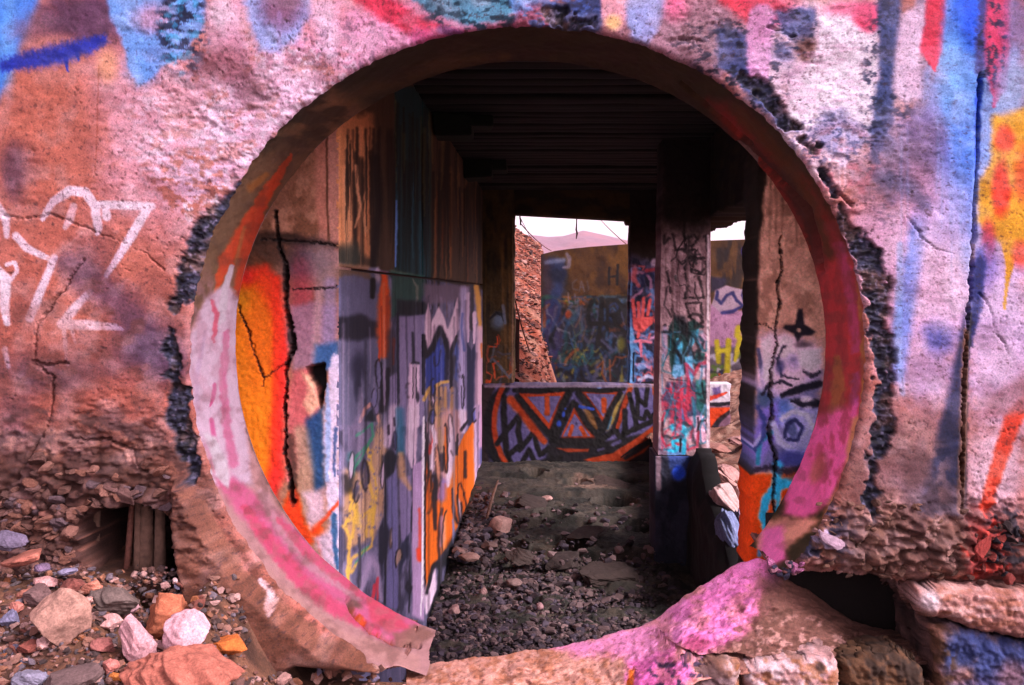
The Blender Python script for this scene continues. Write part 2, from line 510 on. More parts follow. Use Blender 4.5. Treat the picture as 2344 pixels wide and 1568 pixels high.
NT = 2300
th = np.linspace(0, 2 * np.pi, NT, endpoint=False)
chip = 5.0 * fbm(np.cos(th) * 16 + 20, np.sin(th) * 16 + 20, 3, 3) + 3 * fbm(np.cos(th) * 60, np.sin(th) * 60 + 7, 2, 5)
ex, ey = hole(th)
ux, uy = ex - CX, ey - CY
ln = np.hypot(ux, uy)
ks = np.concatenate([[0, .8, 2, 3.6], np.arange(5.5, 420, 3.4), np.arange(420, 780, 4.2)]) / 777.0
Kk = 1 + ks
fade = np.exp(-ks * 777 / 26)
Uw = ex[:, None] + ux[:, None] * ks[None] + (chip / ln * ux)[:, None] * fade[None]
Vw = ey[:, None] + uy[:, None] * ks[None] + (chip / ln * uy)[:, None] * fade[None]
inview = (Uw > -160) & (Uw < 2500) & (Vw > -140) & (Vw < 1720)
GAP = [(996, 1446), (988, 1490), (975, 1530), (860, 1552), (760, 1548), (690, 1540), (640, 1560), (560, 1620), (560, 1900), (2800, 1900), (2800, 1352), (2344, 1350), (2200, 1352),
       (2080, 1342), (2000, 1328), (1900, 1318), (1840, 1324), (1800, 1322), (1765, 1296), (1752, 1270), (1742, 1240), (1600, 1200), (1200, 1300)]
gsd = poly_sd(Uw, Vw, GAP) + 7 * fbm(Uw / 22, Vw / 22, 3, 41) + 3 * fbm(Uw / 7, Vw / 7, 2, 43)
keepw = inview & (gsd > 0)

def wall_relief(U, V):
    """relief towards the viewer in metres"""
    n_s = fbm(U / 7, V / 7, 3, 11)
    n_m = fbm(U / 24 + V / 60, V / 12, 4, 12)
    n_l = fbm(U / 90, V / 90, 3, 13)
    def bl(x, y, rx, ry, s=.5): return sstep(1 + s, 1 - s, np.hypot((U - x) / rx, (V - y) / ry))
    r = .0018 + .0040 * np.maximum.reduce([bl(620, 300, 260, 190), bl(420, 90, 120, 110), bl(1120, 60, 260, 90), bl(1700, 130, 220, 160), bl(1880, 380, 200, 130), bl(1930, 330, 120, 80)])
    r = r + .011 * bl(150, 1130, 330, 190) + .016 * bl(2040, 1250, 260, 90) + .02 * bl(2280, 1240, 90, 110)
    patch = sstep(-.35, .35, fbm(U / 60, V / 45, 3, 19))
    d = .006 * n_l + r * n_m * (.5 + patch) + r * .45 * n_s * patch
    pit = fbm(U / 5 + 40, V / 5, 2, 14)
    d -= .008 * sstep(.55, .8, pit) * sstep(-.2, .5, n_l)
    # lumpy conglomerate low on the left: stones stand proud of the worn matrix
    cel = fbm(U / 42, V / 30, 2, 15)
    d += .03 * bl(180, 1200, 300, 150) * np.abs(cel) * 1.2
    # spalled bands beside the opening, where the render has broken away
    wob = 18 * fbm(U / 30, V / 24, 4, 16) + 3.5 * fbm(U / 9, V / 8, 2, 20) + 2 + 16 * sstep(.12, .5, fbm(U / 46, V / 46, 3, 24))
    spall = 0
    for pts in SPALLS:
        spall = np.maximum(spall, sstep(5, -5, poly_sd(U, V, pts) + wob))
    d -= spall * (.014 + .016 * n_m + .006 * n_s)
    # cracks and the upright joint on the right
    for pts, w, dep in CRACKS:
        lo, hi = np.array(pts).min(0) - 30, np.array(pts).max(0) + 30
        m = (U > lo[0]) & (U < hi[0]) & (V > lo[1]) & (V < hi[1])
        uu, vv = U[m] + 7 * n_m[m], V[m] + 5 * n_s[m]
        dd = seg_dist(uu, vv, pts)
        vary = .35 + 1.1 * vnoise(U[m] / 34, V[m] / 34, 23)          # a crack opens and closes along its way
        d[m] -= dep * np.minimum(vary, 1) * sstep(w * vary, w * vary * .3, dd)
    # the flank right of the joint stands back
    fl = sstep(2236, 2250, U + (V - 170) * .035) * sstep(150, 260, V) * sstep(1250, 1100, V)
    d -= .018 * fl
    # buttress under the left of the ring
    bt = sstep(0, -26, poly_sd(U, V, BUTT) + 5 * n_m)
    d += .07 * bt
    # hollow in the foot of the wall on the left
    hl = sstep(5, -12, poly_sd(U, V, HOLLOW) + wob * 1.5)
    d -= .34 * hl
    # ragged underside along the lower right, and the broken end of the ring
    und = sstep(60, 0, gsd_of(U, V))
    d -= .05 * und * und
    lumps = bl(2050, 1255, 250, 75)
    d += lumps * .05 * np.abs(fbm(U / 34, V / 26, 2, 18))
    return d, spall, hl, bt

def gsd_of(U, V):
    return poly_sd(U, V, GAP)

SPALLS = [
    [(505, 455), (560, 400), (600, 385), (560, 440), (500, 520), (470, 600), (445, 690), (415, 700), (408, 760), (415, 850), (430, 930), (455, 1040), (462, 1090), (450, 1116), (436, 1100), (424, 1070), (395, 1020), (372, 950), (368, 860), (372, 790), (384, 700), (400, 640), (420, 560), (450, 490)],
    [(1815, 312), (1850, 310), (1890, 350), (1905, 420), (1935, 470), (1960, 520), (1990, 525), (2020, 560), (2040, 620), (2048, 720), (2050, 860), (2048, 1000), (2025, 1060), (2000, 1190), (1970, 1160), (1985, 1060), (2000, 960), (1995, 840), (1990, 730), (1975, 650), (1955, 580), (1930, 520), (1890, 420), (1840, 350)],
    [(1700, 150), (1760, 190), (1830, 290), (1800, 300), (1720, 220), (1660, 165)],
    [(800, 245), (900, 180), (960, 150), (930, 190), (820, 265), (770, 300)],
    [(1235, 12), (1290, 8), (1300, 40), (1370, 30), (1372, 66), (1250, 72)],
    [(1955, 520), (1985, 515), (1975, 560), (1955, 560)],
]
CRACKS = [
    ([(0, 492), (60, 500), (120, 490), (180, 515), (240, 540), (300, 560), (340, 585), (375, 620)], 2.4, .008),
    ([(190, 590), (150, 655), (125, 690), (90, 740), (78, 800), (70, 830), (120, 860), (115, 940), (105, 980), (60, 1060), (40, 1100)], 3.6, .014),
    ([(70, 826), (100, 836), (150, 830)], 5, .018),
    ([(150, 1000), (200, 1008), (250, 1005), (300, 1030), (330, 1075)], 4, .016),
    ([(2246, 170), (2245, 300), (2238, 430), (2233, 560), (2222, 680), (2212, 800), (2206, 950), (2202, 1172)], 7, .045),
    ([(2080, 495), (2110, 540), (2140, 570), (2180, 580)], 2.6, .008),
    ([(2250, 670), (2270, 700), (2290, 760), (2330, 830)], 2.6, .008),
    ([(1880, 400), (1920, 440), (1950, 470)], 4, .018),
    ([(1820, 85), (1760, 60)], 3, .010),
    ([(1555, 88), (1600, 92)], 5, .015),
]
BUTT = [(398, 1088), (440, 1080), (470, 1140), (560, 1300), (640, 1370), (760, 1465), (900, 1515), (985, 1500), (985, 1545), (860, 1545), (690, 1530), (640, 1560), (560, 1650), (480, 1600), (440, 1440), (408, 1300), (394, 1180)]
HOLLOW = [(190, 1185), (240, 1158), (300, 1150), (370, 1168), (392, 1190), (404, 1290), (428, 1385), (440, 1420), (360, 1400), (250, 1330), (210, 1330), (190, 1290), (178, 1230)]

dW, sp, hl, bt = wall_relief(Uw, Vw)
dW -= .014 * np.exp(-(ks * 777) / 4.5)[None]
Pw = to_world(Uw, Vw, YF)
Pw[..., 1] -= dW

PA = Paint(Uw, Vw, (186, 118, 108), 1)
def paint_front(p):
    B = p.blob; L = p.line; G = p.poly; S = p.stain
    # broad fields of old colour
    B(330, 330, 170, 260, (222, 158, 172), .85, .5)
    B(640, 300, 260, 210, (240, 186, 214), .9, .55)
    B(1000, 80, 300, 100, (226, 156, 190), .9, .6)
    B(110, 330, 125, 200, (186, 112, 98), .9, .4)
    B(200, 800, 240, 330, (178, 106, 94), .9, .5)
    B(260, 650, 120, 120, (196, 122, 108), .7, .6)
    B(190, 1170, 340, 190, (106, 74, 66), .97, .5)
    B(1600, 90, 240, 120, (176, 134, 152), .9, .6)
    B(1900, 190, 170, 210, (246, 214, 236), .95, .5)
    B(2210, 300, 110, 420, (146, 172, 236), .95, .5)
    B(2130, 620, 120, 300, (226, 178, 212), .9, .5)
    B(2300, 760, 80, 230, (214, 178, 218), .95, .5)
    B(2040, 560, 110, 130, (206, 160, 188), .8, .6)
    B(2080, 1080, 130, 160, (160, 118, 120), .95, .5)
    B(2060, 1240, 260, 90, (128, 94, 82), .95, .5)
    B(2280, 1080, 70, 110, (222, 176, 190), .9, .5)
    B(2300, 1260, 90, 90, (110, 70, 66), .8, .5)
    G([(398, 1088), (470, 1140), (560, 1300), (640, 1370), (760, 1465), (985, 1500), (985, 1600), (480, 1660), (405, 1300)], (138, 94, 80), .95, 8, 6)
    S(600, 300, 300, 220, (176, 112, 100), .6, 30, 22, .22, .16, seed=1)
    S(620, 300, 320, 230, (250, 214, 236), .7, 14, 9, .15, .2, seed=2)
    S(620, 260, 260, 200, (110, 76, 90), .45, 22, 10, .4, .12, seed=3)
    # top left: blue, mauve and dark blue strokes
    G([(0, -20), (96, -20), (70, 60), (30, 150), (-20, 260), (-80, 100)], (84, 140, 232), .95, 14)
    B(20, 90, 16, 110, (130, 180, 245), .5, .6)
    B(210, 40, 120, 62, (98, 66, 92), .95, .5)
    B(90, 70, 60, 40, (110, 78, 96), .7, .6)
    B(120, 108, 60, 28, (206, 138, 128), .8, .6)
    L([(10, 150), (60, 138), (130, 126), (190, 108), (236, 92)], [26, 40, 46, 38, 24], (36, 52, 152), .93, .6, 7)
    L([(150, 130), (153, 150), (155, 163)], [12, 8, 5], (36, 52, 150), .95, .3)
    L([(178, 120), (180, 140)], [9, 4], (40, 58, 150), .9, .3)
    B(30, 400, 26, 60, (84, 62, 84), .7, .7)
    B(46, 370, 40, 40, (110, 70, 80), .5, .7)
    L([(226, 150), (224, 200), (222, 300), (218, 400)], 3, (150, 86, 74), .7, .6)
    B(245, 150, 22, 40, (226, 160, 120), .6, .7)
    G([(236, -20), (474, -20), (468, 60), (428, 116), (380, 150), (322, 196), (298, 178), (286, 120), (262, 60)], (128, 166, 236), .95, 7, 7)
    B(330, 140, 40, 50, (116, 160, 238), .6, .6)
    B(352, 40, 44, 34, (196, 140, 158), .75, .6)
    S(420, 60, 60, 110, (36, 46, 74), .95, 20, 9, .05, .12, seed=4)
    S(420, 70, 60, 110, (70, 150, 190), .6, 16, 12, .2, .15, seed=5)
    B(520, 60, 44, 100, (240, 176, 200), .9, .5)
    B(504, 20, 26, 50, (250, 206, 224), .8, .5)
    B(500, 142, 64, 44, (122, 76, 84), .8, .7)
    B(582, 204, 44, 44, (112, 74, 82), .75, .8)
    B(420, 250, 50, 70, (206, 146, 148), .5, .7)
    G([(560, -20), (716, -20), (706, 40), (680, 86), (640, 118), (596, 112), (570, 60)], (158, 170, 226), .9, 12, 8)
    B(648, 18, 46, 44, (128, 84, 104), .85, .6)
    L([(640, 30), (640, 120)], 10, (180, 150, 200), .4, .7)
    L([(740, 20), (752, 80), (756, 130)], [60, 46, 30], (240, 196, 222), .7, .7)
    S(800, 120, 120, 80, (110, 90, 110), .5, 14, 9, .3, .14, seed=6)
    L([(830, -20), (880, 18), (940, 52), (1000, 74), (1060, 86)], [50, 54, 50, 42, 30], (206, 66, 92), .95, .5, 4)
    L([(960, 84), (1080, 96), (1180, 72), (1250, 54)], [40, 44, 36, 30], (190, 96, 136), .85, .6, 4)
    L([(1010, 66), (1080, 84)], [20, 16], (110, 80, 130), .7, .6)
    G([(930, -20), (1200, -20), (1186, 30), (1130, 50), (1060, 58), (990, 34)], (92, 146, 172), .95, 8, 8)
    S(1090, 24, 120, 44, (24, 60, 78), .9, 18, 10, .12, .12, seed=7)
    G([(1160, -20), (1236, -20), (1230, 40), (1180, 46)], (120, 150, 210), .9, 8)
    G([(1196, 20), (1380, -20), (1376, 76), (1330, 78), (1220, 80)], (44, 56, 96), .95, 7, 7)
    S(1290, 30, 80, 56, (88, 108, 168), .8, 16, 12, .1, .16, seed=8)
    S(1226, 50, 46, 40, (150, 60, 80), .8, 16, 10, .05, .14, seed=9)
    G([(1374, -20), (1440, -20), (1430, 60), (1400, 76), (1380, 40)], (232, 160, 172), .95, 6, 6)
    B(1404, 52, 18, 18, (240, 190, 130), .8, .5)
    G([(1430, -20), (1530, -20), (1510, 60), (1484, 104), (1450, 96), (1436, 60)], (164, 170, 224), .95, 10, 7)
    B(1548, 18, 26, 36, (222, 92, 128), .9, .6)
    B(1612, 90, 76, 60, (152, 118, 126), .8, .6)
    S(1610, 110, 90, 70, (60, 50, 66), .7, 18, 7, .28, .12, seed=10)
    L([(1660, -10), (1720, 20), (1790, 36)], [40, 62, 46], (228, 72, 92), .9, .5, 4)
    B(1760, 10, 60, 30, (236, 96, 120), .7, .6)
    G([(1640, 60), (1720, 70), (1716, 130), (1740, 190), (1830, 300), (1790, 300), (1720, 220), (1640, 150)], (62, 74, 118), .92, 10, 10)
    S(1700, 170, 110, 130, (28, 34, 56), .8, 14, 9, .12, .14, seed=11)
    L([(1744, 40), (1738, 110), (1736, 176)], [62, 56, 46], (228, 160, 204), .95, .25, 3)
    G([(1770, 20), (1866, 20), (1862, 100), (1840, 130), (1790, 70)], (84, 92, 134), .9, 9, 8)
    B(1846, 112, 32, 30, (120, 80, 70), .85, .6)
    S(1820, 70, 60, 60, (36, 42, 66), .8, 10, 6, .18, .12, seed=12)
    B(1790, 118, 26, 24, (60, 70, 112), .7, .7)
    G([(1876, 30), (2012, 4), (2012, 200), (1998, 320), (1960, 300), (1880, 290), (1800, 290), (1796, 240), (1836, 180), (1872, 110)], (253, 226, 242), .95, 10, 8)
    S(1900, 200, 110, 130, (226, 180, 206), .55, 30, 8, .2, .14, seed=13)
    L([(1874, 30), (1872, 140), (1862, 280)], 2.5, (200, 150, 170), .5, .8)
    G([(1850, 300), (1900, 240), (1960, 270), (1990, 330), (1940, 360), (1880, 340)], (150, 146, 184), .8, 14, 14)
    S(1900, 320, 90, 60, (60, 66, 100), .7, 9, 8, .15, .14, seed=14)
    B(1984, 40, 34, 34, (226, 84, 116), .95, .35)
    B(1950, 20, 60, 18, (226, 110, 140), .8, .6)
    G([(2012, -20), (2066, -20), (2062, 60), (2050, 180), (2040, 300), (2070, 360), (2110, 430), (2040, 470), (1990, 400), (1994, 300), (2010, 180)], (70, 82, 124), .95, 9, 7)
    S(2030, 240, 60, 260, (34, 42, 66), .75, 11, 9, .15, .16, seed=15)
    G([(2066, 30), (2120, 10), (2110, 140), (2106, 220), (2070, 240), (2040, 200), (2052, 110)], (238, 202, 228), .95, 10, 5)
    B(2120, 330, 80, 80, (120, 104, 146), .85, .6)
    B(2060, 380, 80, 70, (128, 106, 128), .7, .7)
    B(2030, 430, 70, 60, (146, 112, 124), .6, .7)
    S(1930, 400, 90, 110, (190, 120, 130), .7, 26, 20, .05, .2, seed=16)
    L([(2142, -20), (2140, 60), (2132, 110), (2136, 140), (2140, 162)], [44, 48, 52, 26, 5], (226, 72, 96), .97, .25, 2)
    G([(2162, -20), (2256, -20), (2250, 160), (2236, 420), (2220, 640), (2180, 560), (2190, 400), (2160, 240), (2168, 120)], (112, 158, 238), .9, 18, 6)
    B(2212, 40, 42, 80, (48, 96, 216), .95, .6)
    B(2180, 160, 28, 110, (150, 190, 250), .6, .7)
    B(2200, 420, 44, 150, (96, 126, 214), .7, .7)
    L([(2254, -10), (2250, 60), (2246, 120), (2244, 160)], [20, 26, 30, 18], (70, 60, 110), .8, .5, 6)
    L([(2288, -20), (2282, 80), (2284, 150), (2290, 196), (2286, 224), (2281, 242)], [50, 58, 54, 40, 14, 5], (206, 72, 108), .97, .25, 2)
    S(2270, 90, 40, 110, (44, 40, 72), .85, 8, 14, .14, .12, seed=17)
    B(2330, 60, 30, 90, (120, 110, 160), .7, .7)
    B(2320, 190, 40, 70, (176, 196, 246), .8, .6)
    G([(2282, 262), (2350, 250), (2500, 240), (2500, 620), (2350, 600), (2322, 590), (2300, 560), (2264, 530), (2244, 500), (2246, 420), (2276, 360)], (236, 164, 62), .97, 10, 8)
    B(2308, 316, 22, 32, (236, 78, 54), .95, .4)
    B(2300, 430, 20, 62, (232, 66, 48), .95, .4)
    B(2352, 400, 24, 60, (236, 100, 70), .8, .6)
    L([(2318, 560), (2318, 610), (2312, 650), (2306, 706)], [36, 18, 9, 7], (230, 160, 66), .97, .25)
    B(2270, 548, 16, 40, (220, 70, 74), .85, .6)
    B(2344, 580, 20, 30, (222, 84, 86), .8, .6)
    # the joint and the blue shade paint beside it
    L([(2246, 180), (2242, 260), (2236, 400)], [14, 20, 8], (24, 66, 170), .85, .5, 4)
    L([(2236, 560), (2224, 680), (2214, 800)], [8, 9, 8], (150, 110, 96), .6, .5)
    G([(2262, 560), (2250, 700), (2232, 770), (2222, 760), (2226, 640), (2244, 570)], (60, 72, 136), .92, 12, 5)
    B(2268, 600, 22, 60, (120, 110, 190), .6, .7)
    G([(2212, 700), (2206, 840), (2200, 1180), (2104, 1178), (2134, 1040), (2164, 930), (2190, 800)], (32, 38, 70), .96, 12, 4)
    L([(2252, 600), (2240, 700), (2226, 790)], [26, 30, 12], (40, 48, 100), .85, .5, 4)
    L([(2228, 720), (2216, 900), (2210, 1170)], [10, 14, 16], (30, 28, 40), .85, .5, 3)
    L([(2214, 760), (2210, 900), (2206, 1040), (2200, 1170)], [14, 22, 24, 22], (112, 76, 58), .85, .5, 3)
    # right: blue haze, spots
    L([(2108, 490), (2098, 560), (2080, 660), (2064, 760), (2056, 860)], [40, 44, 44, 44, 34], (112, 140, 220), .75, .6, 3)
    L([(2060, 560), (2056, 800), (2066, 900)], [14, 18, 12], (150, 176, 232), .6, .7)
    B(2148, 772, 34, 36, (78, 84, 150), .9, .7)
    B(2120, 860, 60, 60, (176, 150, 190), .6, .7)
    B(2160, 600, 56, 130, (240, 196, 222), .8, .6)
    B(2170, 480, 60, 80, (180, 168, 220), .6, .7)
    B(2100, 450, 50, 60, (206, 152, 180), .6, .7)
    L([(2010, 400), (2080, 430), (2120, 470)], [30, 40, 30], (80, 88, 124), .55, .8, 5)
    L([(2400, 900), (2330, 950), (2300, 1040), (2262, 1160)], [50, 40, 36, 30], (224, 76, 52), .95, .35, 3)
    G([(2500, 800), (2344, 860), (2262, 915), (2258, 960), (2330, 950), (2500, 940)], (160, 112, 122), .85, 14, 6)
    B(2290, 840, 50, 50, (232, 190, 214), .6, .7)
    B(2110, 1110, 50, 70, (110, 98, 118), .5, .8)
    S(2060, 1100, 120, 140, (190, 146, 140), .5, 26, 26, .1, .2, seed=18)
    # white tags on the left
    wh = (246, 208, 224)
    L([(96, 500), (120, 462), (160, 436), (196, 440), (218, 474), (224, 520), (222, 534)], [12, 18, 22, 22, 22, 20, 12], wh, .95, .25)
    L([(168, 472), (158, 504), (148, 520)], [16, 20, 12], (236, 186, 196), .85, .35)
    L([(226, 468), (280, 470), (346, 472)], [16, 20, 18], wh, .95, .25)
    L([(240, 470), (244, 496)], [16, 20], wh, .95, .25)
    L([(340, 474), (300, 540), (270, 590), (244, 630)], [20, 22, 18, 12], wh, .97, .2)
    L([(36, 540), (60, 568), (112, 592)], [18, 18, 12], wh, .9, .3)
    L([(124, 590), (104, 640), (80, 700), (68, 728)], [16, 18, 20, 20], wh, .95, .25)
    L([(110, 592), (160, 560), (190, 530)], [8, 8, 4], (206, 146, 140), .5, .7)
    L([(206, 668), (176, 700), (142, 742)], [14, 20, 22], wh, .93, .3)
    L([(142, 742), (200, 744), (262, 748), (280, 754)], [22, 24, 16, 6], wh, .95, .3)
    L([(146, 750), (150, 800), (154, 838)], [10, 9, 6], wh, .9, .3)
    L([(164, 752), (172, 784)], [9, 6], wh, .9, .3)
    L([(-10, 470), (12, 500), (14, 540)], [24, 20, 12], wh, .9, .35)
    L([(-10, 620), (14, 640), (10, 700), (18, 740)], [30, 26, 22, 14], (252, 220, 236), .95, .3)
    L([(16, 606), (34, 600), (40, 620), (26, 640)], 9, wh, .9, .3)
    L([(12, 800), (20, 840)], [14, 8], wh, .8, .4)
    L([(430, 470), (434, 500)], [22, 16], wh, .95, .3)
    L([(492, 440), (494, 490), (490, 520)], [8, 10, 5], wh, .95, .25)
    G([(420, 370), (520, 380), (486, 440), (440, 460), (400, 430)], (240, 186, 214), .7, 20, 14)
    S(440, 420, 90, 80, (168, 102, 88), .8, 14, 10, .1, .14, seed=19)
    L([(520, 480), (500, 520)], [14, 10], (230, 176, 206), .8, .4)
    # dark overspray on the left
    L([(150, 600), (200, 640), (280, 700), (350, 790), (396, 850)], [40, 70, 80, 90, 70], (92, 64, 86), .75, .8, 8)
    B(330, 800, 90, 60, (74, 58, 84), .7, .8)
    B(120, 845, 110, 50, (66, 50, 66), .75, .8)
    B(200, 600, 50, 50, (96, 64, 80), .55, .8)
    B(150, 780, 90, 60, (190, 116, 102), .6, .8)
    B(30, 960, 40, 90, (104, 80, 98), .5, .8)
    S(200, 900, 240, 300, (120, 74, 66), .55, 40, 34, .1, .25, seed=20)
    S(160, 1100, 280, 180, (74, 50, 48), .7, 30, 20, .12, .16, seed=21)
    S(160, 1120, 280, 160, (196, 136, 118), .6, 22, 15, .22, .14, seed=22)
    S(640, 1400, 300, 180, (110, 74, 62), .6, 16, 12, .1, .2, seed=23)
    S(2060, 1260, 260, 80, (84, 58, 50), .7, 22, 16, .1, .15, seed=24)
    S(2060, 1250, 260, 80, (206, 152, 136), .6, 18, 12, .2, .14, seed=25)
    G([(2220, 1190), (2290, 1200), (2300, 1290), (2260, 1340), (2216, 1310)], (150, 52, 50), .75, 18, 14)
    S(2250, 1260, 60, 90, (226, 92, 80), .9, 16, 20, .1, .14, seed=26)
    S(2310, 1230, 60, 70, (40, 34, 46), .85, 20, 16, 0, .14, seed=27)
    L([(596, 1326), (618, 1352), (628, 1372), (632, 1394)], [8, 16, 18, 6], (246, 206, 214), .95, .35, 3)
    S(1870, 1215, 70, 60, (196, 176, 204), .85, 22, 12, .08, .12, seed=36)
    S(1880, 1220, 80, 70, (40, 42, 64), .85, 26, 14, .1, .12, seed=37)
    # old drips through everything
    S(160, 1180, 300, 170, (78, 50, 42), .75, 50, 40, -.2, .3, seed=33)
    S(2060, 1160, 160, 160, (100, 70, 66), .5, 50, 60, -.1, .3, seed=34)
    S(660, 1440, 320, 180, (104, 66, 50), .5, 60, 50, -.1, .3, seed=35)
    p.streaks(1790, 290, 2000, 420, (236, 206, 226), .6, 8, 7, 5)
    p.streaks(2060, 250, 2240, 640, (160, 180, 236), .3, 10, 6, 6)
    # spray of fine pits, dark
    S(1172, 784, 1500, 1000, (70, 48, 52), .5, 6, 5, .5, .08, 2, seed=30)
    S(1172, 784, 1500, 1000, (90, 60, 66), .2, 60, 60, .2, .3, 4, seed=31)
    S(1172, 784, 1500, 1000, (255, 226, 240), .2, 50, 44, .15, .3, 4, seed=32)
paint_front(PA)
# broken render shows the dark blue-grey aggregate below; the hollow is coloured darker brown
spf = sp.ravel()
agg = (rgb((46, 48, 64))[None] + (rgb((92, 74, 74)) - rgb((46, 48, 64)))[None] * sstep(-.1, .4, fbm(Uw / 40, Vw / 40, 3, 79)).ravel()[:, None]) * (1 + .9 * fbm(Uw / 9, Vw / 7, 3, 77).ravel()[:, None])
lightspeck = sstep(.25, .5, fbm(Uw / 7, Vw / 7, 2, 78).ravel())[:, None]
agg = agg * (1 - .6 * lightspeck) + rgb((146, 136, 160)) * .6 * lightspeck
PA.c = PA.c * (1 - .93 * spf[:, None]) + np.clip(agg, .03, 1) * .93 * spf[:, None]
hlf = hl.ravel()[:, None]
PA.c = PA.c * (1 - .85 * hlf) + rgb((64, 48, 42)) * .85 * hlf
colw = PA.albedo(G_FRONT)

skipw = np.zeros(Uw.shape, bool); skipw[:, 0] = True
qw = grid_quads(*Uw.shape, keep=keepw, wrap=True)
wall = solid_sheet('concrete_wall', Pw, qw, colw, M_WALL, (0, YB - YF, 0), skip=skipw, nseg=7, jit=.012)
tag(wall, 'thick weathered concrete wall covered in pastel graffiti with a large round opening', 'wall')

# the rest of that wall, out of the picture, and its back face, as plain slabs of the same mass
def ring_back():
    t = np.linspace(0, 2 * np.pi, 220, endpoint=False)
    bx, by = hole(t)
    X0 = (bx - VX) / FPX * YF; Z0 = E - (by - VY) / FPX * YF
    cx0, cz0 = (CX - VX) / FPX * YF, E - (CY - VY) / FPX * YF
    k = np.array([1.0, 1.25, 1.6, 2.0, 2.6])
    X = cx0 + (X0 - cx0)[:, None] * k; Z = cz0 + (Z0 - cz0)[:, None] * k
    P = np.stack([X, np.full_like(X, YB - .002), Z], -1)
    U = VX + X / YF * FPX; V = VY - (Z - E) / YF * FPX
    keep = poly_sd(U, V, GAP) > 6
    return P, grid_quads(*X.shape, keep=keep, wrap=True)
Pb, qb = ring_back()
link('back_face', mesh_np('back_face', Pb, qb, np.tile(lin(rgb((120, 96, 92))), (Pb.reshape(-1, 3).shape[0], 1))), M_IN, wall)
def extension(x0, x1, y0, y1, seed):
    nu, nv = int(abs(x1 - x0) / 9), int(abs(y1 - y0) / 9)
    U, V = quad_grid((x0, y0), (x1, y0), (x1, y1), (x0, y1), nu, nv)
    d = .006 * fbm(U / 90, V / 90, 3, 13) + .005 * fbm(U / 30, V / 20, 3, seed)
    P = to_world(U, V, YF); P[..., 1] -= d - .006
    p = Paint(U, V, (176, 120, 116), seed)
    rr = random.Random(seed)
    pal = [(226, 170, 190), (186, 118, 104), (150, 104, 92), (150, 170, 226), (232, 200, 220), (120, 96, 120), (206, 84, 100)]
    for _ in range(int(nu * nv / 130)):
        p.blob(rr.uniform(x0, x1), rr.uniform(y0, y1), rr.uniform(40, 150), rr.uniform(60, 200), rr.choice(pal), rr.uniform(.3, .85), .6)
    p.scrawl(min(x0, x1), y0 + .35 * (y1 - y0), max(x0, x1), y1, [(240, 210, 224), (60, 64, 104), (214, 84, 70), (90, 120, 200)], int(nu / 5), 20, seed + 1, .85, 90)
    p.stain((x0 + x1) / 2, y1, abs(x1 - x0), 420, (120, 82, 70), .8, 60, 50, -.2, .4)
    p.stain((x0 + x1) / 2, (y0 + y1) / 2, 900, 1400, (90, 62, 60), .45, 12, 10, .3, .14, seed=4)
    solid_sheet('wall_extension', P, grid_quads(nu, nv), p.albedo(G_FRONT), M_WALL, (0, YB - YF - .008, 0), wall)
extension(-1500, -158, -1200, 1700, 131)
extension(2498, 4000, -1200, 1700, 132)
extension(-158, 2498, -1200, -138, 133)

# ------------------------------------------------------------------ smooth ring lining the opening
NR = 44
tt = np.linspace(0, 1, NR)
Ur0, Vr0 = Uw[:, 0], Vw[:, 0]
Xr = (Ur0 - VX) / FPX * YF; Zr = E - (Vr0 - VY) / FPX * YF
thm = th[:, None]; ttm = tt[None]
angle_noise = fbm(np.cos(thm) * 9 + ttm * .8, np.sin(thm) * 9 - ttm, 3, 91)
fz_ = np.exp(-ttm / .06)
Yr = np.broadcast_to(YF * (1 - ttm) + YB * ttm + (Pw[:, 0, 1][:, None] - YF) * fz_, (NT, NR)).copy()
Xs = (ex - VX) / FPX * YF; Zs = E - (ey - VY) / FPX * YF
inn = .005 * fbm(np.cos(thm) * 5 + ttm * 1.5, np.sin(thm) * 5 - ttm * 2, 3, 91) + .0016 * fbm(thm * 46, ttm * 13 + 0 * thm, 3, 92)
inn = inn * np.minimum(ttm * 8, 1) - .02 * np.exp(-ttm * 26) * 0
# straight bevel step where an outer skin has broken along the lower left
cxw, czw = (CX - VX) / FPX * YF, E - (CY - VY) / FPX * YF
rx_, rz_ = Xr - cxw, Zr - czw
rl = np.hypot(rx_, rz_)
Pr = np.stack([(Xs[:, None] + (Xr - Xs)[:, None] * fz_) - rx_[:, None] / rl[:, None] * inn, Yr,
               (Zs[:, None] + (Zr - Zs)[:, None] * fz_) - rz_[:, None] / rl[:, None] * inn], -1)
Ur = VX + Pr[..., 0] / Pr[..., 1] * FPX
Vr = VY - (Pr[..., 2] - E) / Pr[..., 1] * FPX
